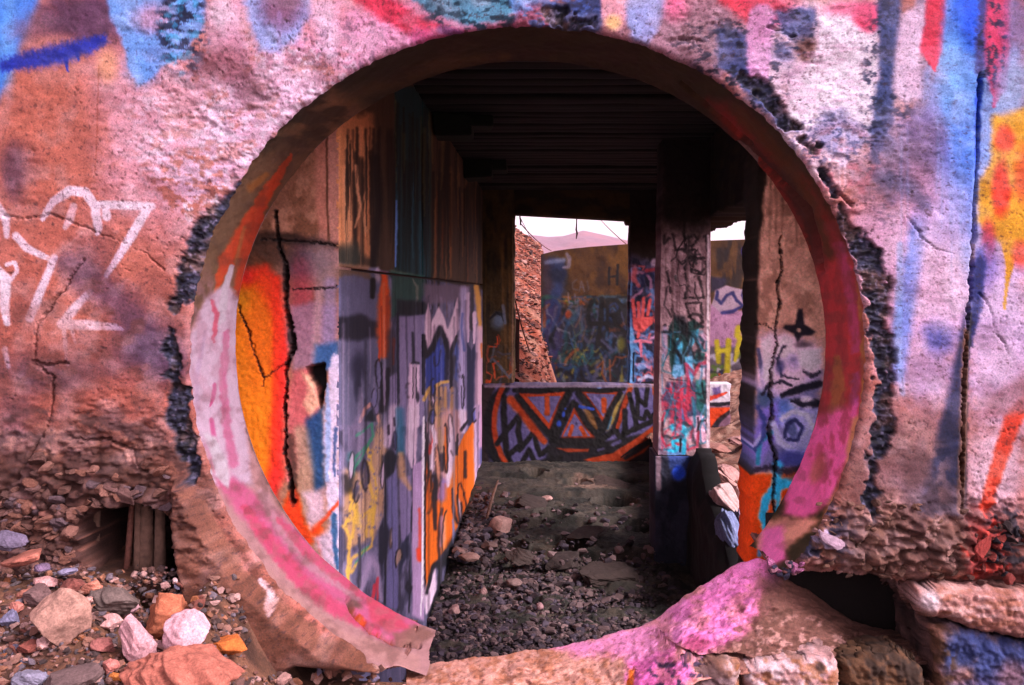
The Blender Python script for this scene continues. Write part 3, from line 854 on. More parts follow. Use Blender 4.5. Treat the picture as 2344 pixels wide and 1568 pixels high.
# cracks in the lining: long groove on the upper right, peeled edge at the lower left end
def carve(P, U, V, pts, w, dep, wob=3):
    dd = seg_dist(U + wob * fbm(U / 18, V / 18, 2, 95), V + wob * fbm(U / 14, V / 14, 2, 96), pts)
    a = dep * sstep(w, w * .3, dd)
    P[..., 0] += (rx_ / rl)[:, None] * a
    P[..., 2] += (rz_ / rl)[:, None] * a
carve(Pr, Ur, Vr, [(1690, 330), (1750, 380), (1810, 440), (1850, 480), (1868, 540), (1880, 620)], 9, .02)
carve(Pr, Ur, Vr, [(1560, 190), (1640, 260), (1720, 330)], 6, .012)
carve(Pr, Ur, Vr, [(795, 1376), (815, 1410), (850, 1445), (900, 1470), (960, 1478)], 8, .018)
sdr = poly_sd(Ur0, Vr0, GAP)
bad = (poly_sd(Uw[:, 2], Vw[:, 2], GAP) <= -2)
cut = poly_sd(Ur, Vr, [(1003, 1436), (985, 1490), (960, 1800), (2600, 1800), (1800, 1330), (1762, 1300), (1746, 1262), (1690, 1240), (1300, 1330)]) + 5 * fbm(Ur / 15, Vr / 15, 2, 44)
keepr = (cut > 0)
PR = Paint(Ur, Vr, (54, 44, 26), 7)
def paint_rim(p):
    B = p.blob; L = p.line; G = p.poly; S = p.stain
    G([(420, 900), (440, 700), (470, 660), (620, 560), (570, 700), (545, 840), (570, 1000), (640, 1160), (760, 1290), (900, 1370), (1020, 1420), (1010, 1560), (760, 1540), (560, 1330), (440, 1080)], (222, 158, 164), .97, 10, 6)
    G([(350, 560), (760, 200), (860, 260), (560, 640), (540, 720), (400, 720)], (140, 104, 84), .9, 30, 10)
    L([(700, 300), (820, 215), (1000, 150), (1180, 125)], [26, 30, 30, 20], (104, 76, 54), .5, .8, 4)
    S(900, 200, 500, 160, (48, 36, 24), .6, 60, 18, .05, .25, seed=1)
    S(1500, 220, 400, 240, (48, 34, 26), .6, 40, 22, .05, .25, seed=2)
    # top right: reddish brown with darker streaks
    G([(1620, 230), (1700, 250), (1860, 420), (1980, 640), (1985, 860), (1870, 700), (1800, 520), (1690, 340)], (116, 44, 40), .95, 22, 9)
    L([(1680, 250), (1780, 350), (1860, 470), (1910, 600)], [30, 36, 30, 20], (72, 54, 30), .7, .6, 6)
    L([(1700, 320), (1800, 420), (1850, 500), (1870, 600)], [22, 30, 30, 14], (50, 32, 26), .7, .6, 6)
    G([(1868, 620), (1960, 560), (1990, 760), (1985, 960), (1870, 960), (1880, 760)], (160, 64, 68), .95, 18, 8)
    L([(1920, 560), (1950, 680), (1960, 800)], [22, 26, 20], (150, 78, 120), .6, .6, 5)
    L([(1962, 620), (1976, 760), (1978, 900), (1970, 1000)], [10, 13, 14, 12], (150, 106, 70), .9, .5, 3)
    L([(1915, 820), (1920, 880), (1915, 960), (1905, 1000)], [18, 34, 36, 14], (142, 92, 66), .9, .4, 6)
    L([(1960, 860), (1955, 930), (1945, 990)], [16, 18, 10], (156, 92, 150), .7, .6, 4)
    G([(1850, 960), (1960, 920), (1970, 1010), (1900, 1150), (1840, 1190), (1790, 1180), (1800, 1120)], (212, 100, 148), .97, 12, 6)
    B(1872, 1075, 14, 34, (178, 110, 104), .8, .5, rot=20)
    G([(1950, 960), (1990, 940), (1980, 1040), (1920, 1150), (1880, 1190), (1930, 1080)], (176, 124, 92), .9, 8, 5)
    G([(1740, 1190), (1800, 1180), (1880, 1190), (1820, 1240), (1770, 1290), (1730, 1260)], (206, 140, 128), .95, 10, 8)
    G([(1745, 1210), (1790, 1200), (1800, 1280), (1760, 1300), (1740, 1260)], (228, 112, 172), .85, 12, 8)
    # left: orange strokes
    og = (228, 88, 36)
    L([(668, 352), (640, 400), (600, 460), (570, 520), (520, 600), (500, 640)], [6, 22, 30, 44, 40, 14], og, .97, .3, 4)
    L([(600, 470), (580, 560), (556, 640), (545, 690)], [14, 34, 40, 16], (222, 84, 44), .95, .35, 4)
    L([(505, 640), (492, 668)], [16, 6], og, .9, .4)
    L([(575, 430), (610, 400)], [20, 12], (214, 130, 60), .5, .7)
    L([(560, 520), (540, 600)], [8, 10], (180, 130, 100), .6, .6)
    # white and pink field
    G([(470, 680), (520, 650), (556, 690), (548, 800), (552, 900), (566, 1000), (580, 1110), (520, 1120), (470, 1040), (436, 940), (428, 840), (440, 760)], (248, 196, 226), .97, 8, 6)
    L([(530, 610), (516, 660), (506, 730)], [12, 16, 22], (252, 210, 236), .95, .3)
    L([(470, 760), (450, 860), (452, 940)], [8, 12, 8], (196, 160, 196), .5, .6)
    L([(486, 690), (496, 720), (488, 780)], [8, 14, 8], (236, 96, 120), .8, .4, 3)
    L([(520, 760), (510, 870), (520, 980), (535, 1060)], [14, 18, 20, 24], (232, 120, 160), .8, .5, 4)
    L([(492, 880), (488, 910), (480, 930)], [8, 10, 4], (226, 96, 150), .9, .4)
    L([(484, 960), (490, 1000), (498, 1010)], [10, 12, 4], (230, 110, 160), .9, .4)
    L([(440, 990), (466, 1060), (500, 1110)], [12, 18, 8], (252, 212, 234), .95, .3)
    G([(470, 1020), (530, 1090), (560, 1110), (640, 1180), (740, 1262), (840, 1330), (970, 1420), (900, 1480), (760, 1400), (640, 1290), (560, 1190), (500, 1110)], (238, 116, 158), .97, 10, 6)
    G([(466, 990), (496, 1000), (528, 1090), (522, 1116), (494, 1090)], (252, 214, 236), .97, 5, 4)
    L([(600, 1130), (640, 1210), (720, 1300), (820, 1370)], [20, 26, 24, 16], (220, 160, 176), .75, .6, 5)
    L([(560, 1160), (600, 1220), (680, 1320), (760, 1390), (860, 1440)], [16, 32, 34, 34, 22], (244, 98, 134), .95, .4, 5)
    L([(640, 1190), (700, 1260), (790, 1330), (880, 1390)], [12, 24, 26, 20], (246, 104, 138), .9, .4, 5)
    G([(840, 1370), (900, 1385), (940, 1440), (890, 1446), (850, 1420)], (246, 96, 124), .95, 6, 5)
    G([(440, 1080), (480, 1110), (560, 1240), (680, 1370), (800, 1450), (960, 1500), (960, 1540), (760, 1490), (600, 1370), (480, 1200)], (222, 158, 158), .92, 8, 6)
    L([(800, 1385), (820, 1418), (850, 1445), (905, 1470)], [10, 9, 8, 6], (150, 70, 40), .85, .5, 2)
    L([(822, 1410), (836, 1424)], [10, 8], (236, 92, 40), .9, .5)
    G([(900, 1450), (950, 1430), (1000, 1450), (960, 1480), (910, 1476)], (160, 112, 106), .85, 6, 6)
    B(812, 1382, 18, 8, (140, 104, 96), .8, .5, rot=30)
    S(700, 1300, 400, 240, (176, 128, 130), .35, 18, 14, .2, .2, seed=5)
    S(1172, 784, 1000, 900, (80, 60, 56), .3, 30, 26, .2, .25, seed=6)
    S(460, 820, 80, 200, (206, 150, 170), .45, 12, 30, .1, .2, seed=8)
    S(1930, 800, 90, 400, (120, 56, 60), .5, 14, 40, .1, .2, seed=9)
    for k in range(NR): pass
paint_rim(PR)
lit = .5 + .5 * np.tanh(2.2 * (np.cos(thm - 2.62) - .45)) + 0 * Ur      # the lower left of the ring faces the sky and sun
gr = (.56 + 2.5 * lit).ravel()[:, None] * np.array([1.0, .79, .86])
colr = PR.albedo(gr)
qr = grid_quads(NT, NR, keep=keepr, wrap=True)
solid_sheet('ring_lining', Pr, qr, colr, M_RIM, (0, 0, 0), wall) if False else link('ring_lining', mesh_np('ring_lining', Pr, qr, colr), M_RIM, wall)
# broken end faces of the ring lie in the wall's own sides; add ragged concrete lumps there as parts
def lump(name, px, py, Y, w, h, dep, col, seed, parent, mat=None, cuts=7, rough=.09, sub=4, rz=0):
    v, f = rock_verts(seed, sub, cuts, rough, .6, .9)
    s = Y / FPX
    v = v * np.array([w * s / 2, dep / 2, h * s / 2])
    if rz:
        a = R(rz); v = np.stack([v[:, 0] * math.cos(a) - v[:, 2] * math.sin(a), v[:, 1], v[:, 0] * math.sin(a) + v[:, 2] * math.cos(a)], 1)
    me = mesh_np(name, v, None, None, True, f)
    o = link(name, me, mat or M_ROCK, parent, W(px, py, Y))
    o.color = (*(lin(rgb(col)) / 2.2), 1)
    return o
# ------------------------------------------------------------------ ground outside, floor inside
def front_ground(x, y):
    """height of the ground before the wall: a heap of rubble on the left, lower in the middle and right"""
    z = E - 1.04 + .03 * fbm(x * 3, y * 3, 3, 201) - .05 * sstep(1.0, -2, y)
    heap = sstep(-.62, -.86, x) * sstep(1.7, 2.62, y) * (1 - .36 * sstep(-1.12, -1.02, x) * sstep(-.86, -.93, x) * sstep(2.2, 2.5, y))
    z = z - 1.3 * sstep(2.66, 2.80, y) * sstep(-.60, -.46, x)
    return z + .31 * heap + .02 * fbm(x * 9, y * 9, 3, 202) * (.4 + heap)

def hit_front(px, py):
    Y = np.linspace(1.2, 2.75, 400)
    z = E - (py - VY) / FPX * Y
    g = front_ground((px - VX) / FPX * Y, Y)
    k = np.nonzero(z < g)[0]
    y = Y[k[0]] if len(k) else 2.7
    return np.array([(px - VX) / FPX * y, y, E - (py - VY) / FPX * y])

gx, gy = np.meshgrid(np.linspace(-2.6, 2.6, 300), np.linspace(-1, 3.0, 240), indexing='ij')
gz = front_ground(gx, gy)
pg = Paint(gx * 400, gy * 400, (120, 86, 72), 21)
pg.stain(0, 400, 2000, 2000, (84, 58, 50), .8, 30, 30, 0, .3)
pg.stain(0, 400, 2000, 2000, (170, 122, 104), .6, 12, 12, .2, .2, seed=3)
gq = grid_quads(*gx.shape)
g = link('ground', mesh_np('ground', np.stack([gx, gy, gz], -1), gq, pg.albedo((1.7, 1.4, 1.5))), M_EARTH)
tag(g, kind='structure')
# the plain all around, one sheet to the horizon
fx = np.array([-3000, -400, -60, -12, -2.58, 2.58, 12, 60, 400, 3000.]); fy = np.array([-3000, -400, -40, -6, -.98, 2.9, 12, 40, 400, 3000.])
FX, FY = np.meshgrid(fx, fy, indexing='ij')
FZ = np.where(FY < 2.5, E - 1.10, -0.35)
pl = link('terrain', mesh_np('terrain', np.stack([FX, FY, FZ], -1), grid_quads(10, 10), np.tile(lin(rgb((150, 108, 94))) / 1.7, (100, 1)), False), M_HILL)
tag(pl, kind='structure')

# floor of the passage: slab with round holes, broken edges, loose stone nearer
FZ0 = E - 1.8
HOLES = [(1272, 1190, 96), (1408, 1163, 104), (1160, 1252, 96), (1308, 1248, 108), (1452, 1122, 80), (1318, 1126, 76), (1225, 1105, 60), (1475, 1215, 90)]
sx_, sy_ = np.meshgrid(np.linspace(-.70, 1.12, 190), np.linspace(3.05, 10.1, 700), indexing='ij')
fu = VX + sx_ / sy_ * FPX; fv = VY + 1.8 / sy_ * FPX
fz = FZ0
edge = 6.75 + .14 * fbm(sx_ * 5, sy_ * 2, 3, 210)
slab = sstep(edge - .02, edge + .02, sy_)
fz = FZ0 + .022 * fbm(sx_ * 5, sy_ * 5, 4, 211) + .010 * np.abs(fbm(sx_ * 16, sy_ * 16, 3, 218)) + slab * .05
for ye, dz in ((7.55, .035), (8.4, .03), (9.1, .03)):
    e2 = ye + .05 * fbm(sx_ * 4, sx_ * 0 + ye, 2, int(ye * 10))
    fz += dz * sstep(e2 - .015, e2 + .015, sy_)
    fz -= .03 * sstep(.05, 0, np.abs(sy_ - e2 + .05))
for hx, hy, hw in HOLES:
    Yh = 1.76 * FPX / (hy - VY); Xh = (hx - VX) / FPX * Yh; rr_ = hw / FPX * Yh / 2
    d = np.hypot(sx_ - Xh, sy_ - Yh) / rr_
    fz -= .30 * sstep(1.08, .94, d)
    fz += .012 * sstep(1.25, 1.08, d) * sstep(.95, 1.05, d)
fz += (1 - slab) * (.05 * fbm(sx_ * 4, sy_ * 4, 3, 215) + .02 * fbm(sx_ * 25, sy_ * 25, 2, 216))
# a tilted broken piece of slab lies at the slab's near right corner
tilt = sstep(0, -.03, poly_sd(sx_, sy_, [(.22, 6.55), (.5, 6.9), (.85, 6.6), (.8, 5.9), (.48, 5.75), (.3, 6.1)]) + .03 * fbm(sx_ * 8, sy_ * 8, 2, 217))
fz += tilt * .015 + .008 * np.abs(fbm(sx_ * 34, sy_ * 30, 3, 219)) + .006 * fbm(sx_ * 60, sy_ * 60, 2, 220)
pf = Paint(sx_ * 500, sy_ * 500, (86, 76, 72), 31)
pf.stain(100, 3300, 900, 3000, (30, 32, 30), .5, 60, 80, 0, .3)
pf.stain(100, 3300, 900, 3000, (104, 88, 80), .55, 40, 60, .2, .2, seed=2)
pf.poly([(60, 4300), (300, 4250), (250, 4480), (120, 4560)], (170, 130, 120), .5, 30, 30)
flo = link('floor', mesh_np('floor', np.stack([sx_, sy_, fz], -1), grid_quads(*sx_.shape), pf.albedo((1.2, .95, 1.05))), M_EARTH)
tag(flo, kind='structure')

def floor_pt(px, py, h=0.0):
    Y = (1.8 - h) * FPX / (py - VY)
    return np.array([(px - VX) / FPX * Y, Y, FZ0 + h])

# ------------------------------------------------------------------ the passage: piers, side walls, ceiling
G_IN = np.array([.30, .27, .28])
def relief_quad(name, quad, Y, nu, nv, paint, base, seed, gain, mat, back, amp=.004, cracks=(), label=None, cat='wall', group=None, parent=None, rag=0.0, T=(0, 0, 1), ragsides='', extra=None):
    """an upright slab facing the viewer, given by the four pixel corners of its face and its distance"""
    U, V = quad_grid(*quad, nu, nv)
    if rag:
        s, t = np.meshgrid(np.linspace(0, 1, nu), np.linspace(0, 1, nv), indexing='ij')
        if 'l' in ragsides: U = U + rag * fbm(V / 30, V * 0 + seed, 4, seed) * (1 - s) ** 4
        if 'r' in ragsides: U = U + rag * fbm(V / 30, V * 0 + seed + 5, 4, seed + 1) * s ** 4
        if 't' in ragsides: V = V + rag * fbm(U / 30, U * 0 + seed, 4, seed + 2) * (1 - t) ** 4
    d = amp * fbm(U / 40, V / 40, 4, seed) + amp * .6 * fbm(U / 9, V / 9, 2, seed + 1)
    for pts, w, dep in cracks:
        dd = seg_dist(U + 5 * fbm(U / 12, V / 12, 3, seed + 3) + 4 * fbm(U / 5, V / 5, 2, seed + 8), V + 4 * fbm(U / 12, V / 12, 2, seed + 4), pts, w) / (.3 + 1.2 * vnoise(U / 22, V / 22, seed + 6))
        d = d - dep * sstep(1, .3, dd)
    if extra is not None: d = d + extra(U, V)
    P = to_world(U, V, Y); P[..., 1] -= d
    p = Paint(U, V, base, seed, T)
    paint(p)
    for pts, w, dep in cracks:          # old dirt packed in the cracks
        p.T = (0, 0, 1); p.line(pts, [x * 2.0 for x in w], (30, 22, 24), .75, .4, 4)
    o = solid_sheet(name, P, grid_quads(nu, nv), p.albedo(gain), mat, (0, back, 0), parent)
    if label: tag(o, label, cat, group)
    return o

# --- left pier behind the ring, with the orange fan and the long crack
def paint_pier_left(p):
    p.sk = .15
    B, L, G, S = p.blob, p.line, p.poly, p.stain
    S(680, 460, 200, 260, (120, 84, 66), .6, 40, 40, .05, .25)
    S(700, 430, 160, 220, (216, 156, 138), .5, 18, 26, .15, .2, seed=1)
    L([(735, 300), (736, 450), (742, 560)], [30, 26, 20], (214, 142, 130), .8, .4)
    L([(762, 300), (764, 500), (770, 600)], [36, 30, 24], (222, 154, 146), .8, .4)
    L([(748, 300), (749, 480), (756, 600)], 5, (96, 64, 50), .85, .5)
    G([(520, 540), (640, 530), (780, 556), (780, 572), (640, 560), (520, 560)], (60, 42, 36), .9, 8, 5)
    B(700, 600, 60, 40, (86, 76, 92), .9, .5)
    B(590, 580, 80, 40, (92, 66, 56), .9, .5)
    B(740, 610, 40, 60, (176, 146, 152), .7, .5)
    # orange to red fan
    G([(500, 660), (560, 620), (610, 608), (640, 640), (662, 800), (652, 960), (650, 1080), (620, 1180), (500, 1180)], (238, 62, 56), .97, 14, 6)
    G([(470, 700), (540, 664), (585, 650), (622, 720), (626, 900), (618, 1060), (600, 1150), (470, 1150)], (244, 132, 16), .97, 16, 5)
    B(600, 760, 34, 120, (246, 110, 30), .6, .7)
    L([(632, 640), (632, 860), (628, 1060)], [14, 16, 14], (240, 70, 46), .7, .7)
    B(545, 690, 26, 30, (196, 140, 40), .5, .7)
    B(690, 690, 30, 90, (176, 78, 96), .7, .7)
    G([(664, 700), (720, 690), (776, 700), (772, 820), (730, 840), (670, 850), (660, 780)], (158, 120, 140), .9, 10, 6)
    L([(730, 660), (726, 760), (720, 830)], [16, 20, 16], (190, 150, 158), .7, .6)
    L([(756, 650), (752, 760), (750, 830)], [30, 30, 26], (160, 140, 176), .7, .5)
    G([(722, 790), (776, 780), (776, 840), (740, 850), (718, 830)], (66, 100, 146), .92, 10, 4)
    G([(670, 850), (710, 840), (726, 860), (732, 960), (700, 1060), (660, 1100), (655, 960)], (196, 104, 110), .9, 10, 5)
    G([(690, 850), (720, 870), (730, 930), (712, 960), (696, 930), (704, 890)], (236, 170, 150), .95, 6, 5)
    G([(702, 842), (740, 832), (742, 880), (732, 930), (724, 890), (706, 862)], (24, 22, 22), .95, 4, 4)
    G([(700, 960), (740, 930), (744, 1110), (720, 1130), (690, 1000)], (38, 74, 116), .92, 10, 4)
    L([(768, 820), (760, 960), (762, 1120), (774, 1300)], [20, 34, 30, 20], (226, 200, 232), .95, .4, 5)
    L([(748, 880), (752, 1000), (748, 1100)], [8, 12, 10], (150, 166, 214), .8, .5, 3)
    L([(768, 980), (764, 1090)], [8, 6], (60, 80, 120), .8, .5, 3)
    L([(688, 990), (698, 1080), (704, 1160)], [34, 40, 26], (176, 138, 124), .9, .5)
    L([(664, 1000), (672, 1080), (676, 1150)], [16, 18, 12], (74, 52, 46), .8, .5, 4)
    G([(640, 1190), (668, 1110), (686, 1150), (700, 1220), (720, 1240), (690, 1260), (640, 1230)], (226, 74, 22), .97, 8, 6)
    B(716, 1216, 26, 16, (228, 84, 30), .95, .4)
    L([(716, 1214), (740, 1190), (776, 1150)], [12, 9, 8], (224, 76, 40), .9, .4)
    L([(728, 1230), (740, 1290), (752, 1360)], [9, 8, 5], (222, 80, 50), .9, .4)
    G([(696, 1130), (740, 1120), (744, 1180), (710, 1210)], (214, 176, 196), .85, 10, 5)
    G([(720, 1230), (776, 1200), (780, 1380), (750, 1360)], (220, 186, 214), .85, 12, 6)
    L([(764, 1180), (766, 1240), (774, 1300)], [14, 12, 10], (50, 90, 130), .85, .5, 3)
crk_l = [([(630, 484), (638, 560), (654, 600), (655, 690), (662, 740), (672, 790), (655, 840), (658, 880), (650, 920), (655, 980), (652, 1040), (664, 1090), (670, 1150)], [4, 5, 6, 6, 6, 8, 5, 4, 4, 3, 4, 5, 8], .05),
         ([(546, 698), (572, 770), (590, 830), (605, 868), (625, 850), (652, 836)], [2, 2.4, 2.2, 2, 1.6, 1.4], .010), ([(605, 868), (600, 885)], [2, 1.4], .01),
         ([(600, 548), (700, 552), (776, 562)], [2.2, 3, 2], .012), ([(670, 662), (740, 660), (776, 655)], [2, 2.5, 1.5], .012)]
def chip_hole(U, V):
    return -.07 * sstep(4, -4, poly_sd(U, V, [(702, 842), (742, 832), (744, 880), (734, 932), (722, 890), (706, 862)]) + 3 * fbm(U / 8, V / 8, 2, 5))
o = relief_quad('concrete_pier', ((330, 60), (775, 60), (775, 1500), (330, 1500)), 3.18, 180, 560, paint_pier_left, (166, 118, 102), 61, np.array([1.05, .84, .92]), M_IN, .20, .0032, crk_l,
            'cracked concrete pier behind the ring sprayed with an orange and red fan', 'pier', extra=chip_hole)
box('pier_shoulder', -2.3, (330 - VX) / FPX * 3.18 - .002, 3.19, 3.38, 0, 2.86, M_IN, o, lin(rgb((96, 72, 66))))

# --- right pier with the thin crack and black star
def paint_pier_right(p):
    p.sk = .15
    B, L, G, S = p.blob, p.line, p.poly, p.stain
    S(1800, 600, 120, 200, (110, 80, 72), .6, 40, 50, .05, .25)
    S(1800, 560, 110, 220, (206, 160, 150), .5, 16, 20, .15, .2, seed=1)
    L([(1726, 400), (1722, 700), (1712, 1000), (1704, 1280)], [26, 24, 20, 20], (52, 36, 32), .9, .5)
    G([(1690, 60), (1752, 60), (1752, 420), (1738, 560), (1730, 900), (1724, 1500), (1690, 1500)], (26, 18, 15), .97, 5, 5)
    G([(1736, 880), (1790, 850), (1880, 850), (1880, 1080), (1716, 1080), (1722, 960)], (84, 84, 124), .85, 18, 12)
    G([(1735, 770), (1780, 760), (1880, 780), (1880, 860), (1736, 880)], (150, 126, 150), .8, 16, 12)
    # black star
    G([(1826, 706), (1838, 706), (1842, 742), (1866, 760), (1858, 768), (1836, 768), (1826, 786), (1816, 764), (1792, 750), (1796, 744), (1820, 742)], (28, 24, 34), .96, 3, 2)
    B(1829, 756, 5, 5, (176, 140, 130), .8, .4)
    G([(1742, 780), (1764, 770), (1770, 850), (1748, 900), (1740, 860)], (240, 206, 226), .9, 8, 4)
    B(1800, 800, 24, 30, (244, 210, 230), .9, .5)
    B(1850, 830, 26, 26, (240, 204, 228), .9, .5)
    B(1815, 840, 16, 26, (80, 74, 110), .8, .6)
    L([(1736, 800), (1744, 850), (1752, 910)], [8, 12, 10], (58, 58, 88), .85, .5)
    B(1838, 790, 20, 10, (66, 54, 64), .8, .6)
    B(1800, 870, 50, 34, (236, 196, 222), .85, .5)
    L([(1790, 905), (1820, 895), (1870, 880)], [10, 16, 14], (34, 30, 40), .92, .4, 2)
    L([(1810, 915), (1830, 920), (1870, 922)], [6, 16, 18], (38, 34, 44), .9, .4, 2)
    B(1816, 930, 12, 14, (230, 206, 236), .9, .5); B(1848, 920, 14, 14, (236, 210, 238), .9, .5)
    B(1790, 940, 30, 26, (76, 96, 150), .8, .6)
    G([(1740, 930), (1780, 920), (1780, 1000), (1740, 1060), (1720, 1040)], (110, 94, 156), .9, 10, 5)
    B(1746, 915, 16, 20, (60, 74, 100), .8, .6)
    G([(1790, 950), (1870, 940), (1860, 1040), (1800, 1030)], (170, 160, 214), .9, 10, 5)
    L([(1770, 970), (1784, 1010), (1812, 1030), (1850, 1040)], [14, 14, 14, 12], (196, 186, 232), .95, .35)
    B(1812, 980, 12, 26, (56, 60, 90), .85, .5, rot=-20)
    L([(1860, 950), (1846, 990), (1820, 1016)], [8, 8, 6], (190, 180, 226), .8, .5)
    L([(1735, 1060), (1738, 1010), (1764, 990)], [10, 14, 12], (44, 104, 124), .9, .4)
    L([(1722, 1030), (1740, 1000), (1766, 960)], [8, 10, 12], (190, 176, 226), .85, .4)
    B(1820, 1050, 50, 22, (58, 58, 110), .9, .5)
    G([(1700, 1090), (1760, 1084), (1870, 1070), (1870, 1300), (1700, 1300)], (226, 84, 20), .97, 8, 5)
    L([(1780, 1068), (1776, 1150), (1774, 1190)], [24, 22, 14], (60, 146, 184), .95, .35, 3)
    L([(1820, 1100), (1786, 1108), (1754, 1140), (1746, 1180), (1756, 1220)], [24, 26, 22, 20, 18], (52, 142, 182), .97, .3, 3)
    L([(1770, 1150), (1762, 1190)], [14, 10], (214, 84, 40), .8, .5)
    L([(1744, 1240), (1738, 1270)], [10, 12], (70, 120, 170), .85, .4)
    B(1820, 1085, 30, 14, (120, 62, 46), .8, .6)
    dk = (26, 24, 38)
    L([(1744, 905), (1760, 880), (1790, 872), (1812, 882)], [6, 10, 10, 6], dk, .9, .5, 3)
    L([(1796, 790), (1780, 820), (1790, 860), (1826, 868)], [6, 8, 8, 5], dk, .85, .5, 3)
    L([(1840, 850), (1862, 862), (1876, 850)], [8, 10, 8], dk, .85, .5, 3)
    G([(1828, 800), (1880, 792), (1880, 830), (1850, 850), (1832, 836)], (232, 206, 230), .9, 8, 6)
    B(1760, 850, 14, 26, (236, 210, 234), .9, .5); B(1786, 842, 12, 18, (60, 58, 92), .85, .6)
    L([(1736, 930), (1750, 960), (1746, 1000), (1728, 1030)], [10, 14, 12, 8], (46, 52, 96), .9, .5, 4)
    L([(1790, 960), (1812, 942), (1846, 950), (1866, 990)], [9, 11, 11, 8], (214, 200, 240), .95, .4, 3)
    L([(1796, 1000), (1802, 970), (1820, 960), (1838, 980), (1826, 1008), (1804, 1006)], 9, (34, 34, 66), .9, .5, 2)
    L([(1730, 1076), (1764, 1070), (1800, 1080), (1860, 1066)], [10, 14, 16, 14], (38, 30, 46), .85, .6, 4)
    L([(1790, 905), (1830, 890), (1876, 878)], [10, 17, 14], dk, .95, .4, 2)
    L([(1812, 918), (1840, 926), (1876, 924)], [7, 14, 15], dk, .93, .4, 2)
    p.streaks(1730, 300, 1880, 520, (80, 56, 48), .6, 14, 8, 4)
crk_r = [([(1786, 540), (1790, 620), (1778, 660), (1786, 690), (1776, 740), (1778, 790), (1766, 840), (1764, 900), (1768, 950), (1758, 985), (1764, 1010), (1776, 1040), (1774, 1110), (1770, 1150), (1776, 1180)], [1.5, 2.4, 3, 2.6, 3, 3, 3, 4, 5, 5, 5, 5, 4, 4, 2], .04),
         ([(1728, 745), (1750, 742), (1772, 758)], [1.5, 1.8, 1.4], .008)]
o = relief_quad('concrete_pier', ((1742, 60), (2420, 60), (2420, 1500), (1712, 1500)), 3.18, 230, 560, paint_pier_right, (160, 120, 112), 62, np.array([.37, .29, .33]), M_IN, .21, .0035, crk_r,
            'cracked concrete pier with a black star above a cyan ring on orange', 'pier', rag=9, ragsides='l')
box('pier_shoulder', (2420 - VX) / FPX * 3.18 + .002, 2.6, 3.19, 3.38, 0, 2.86, M_IN, o, lin(rgb((96, 72, 66))))

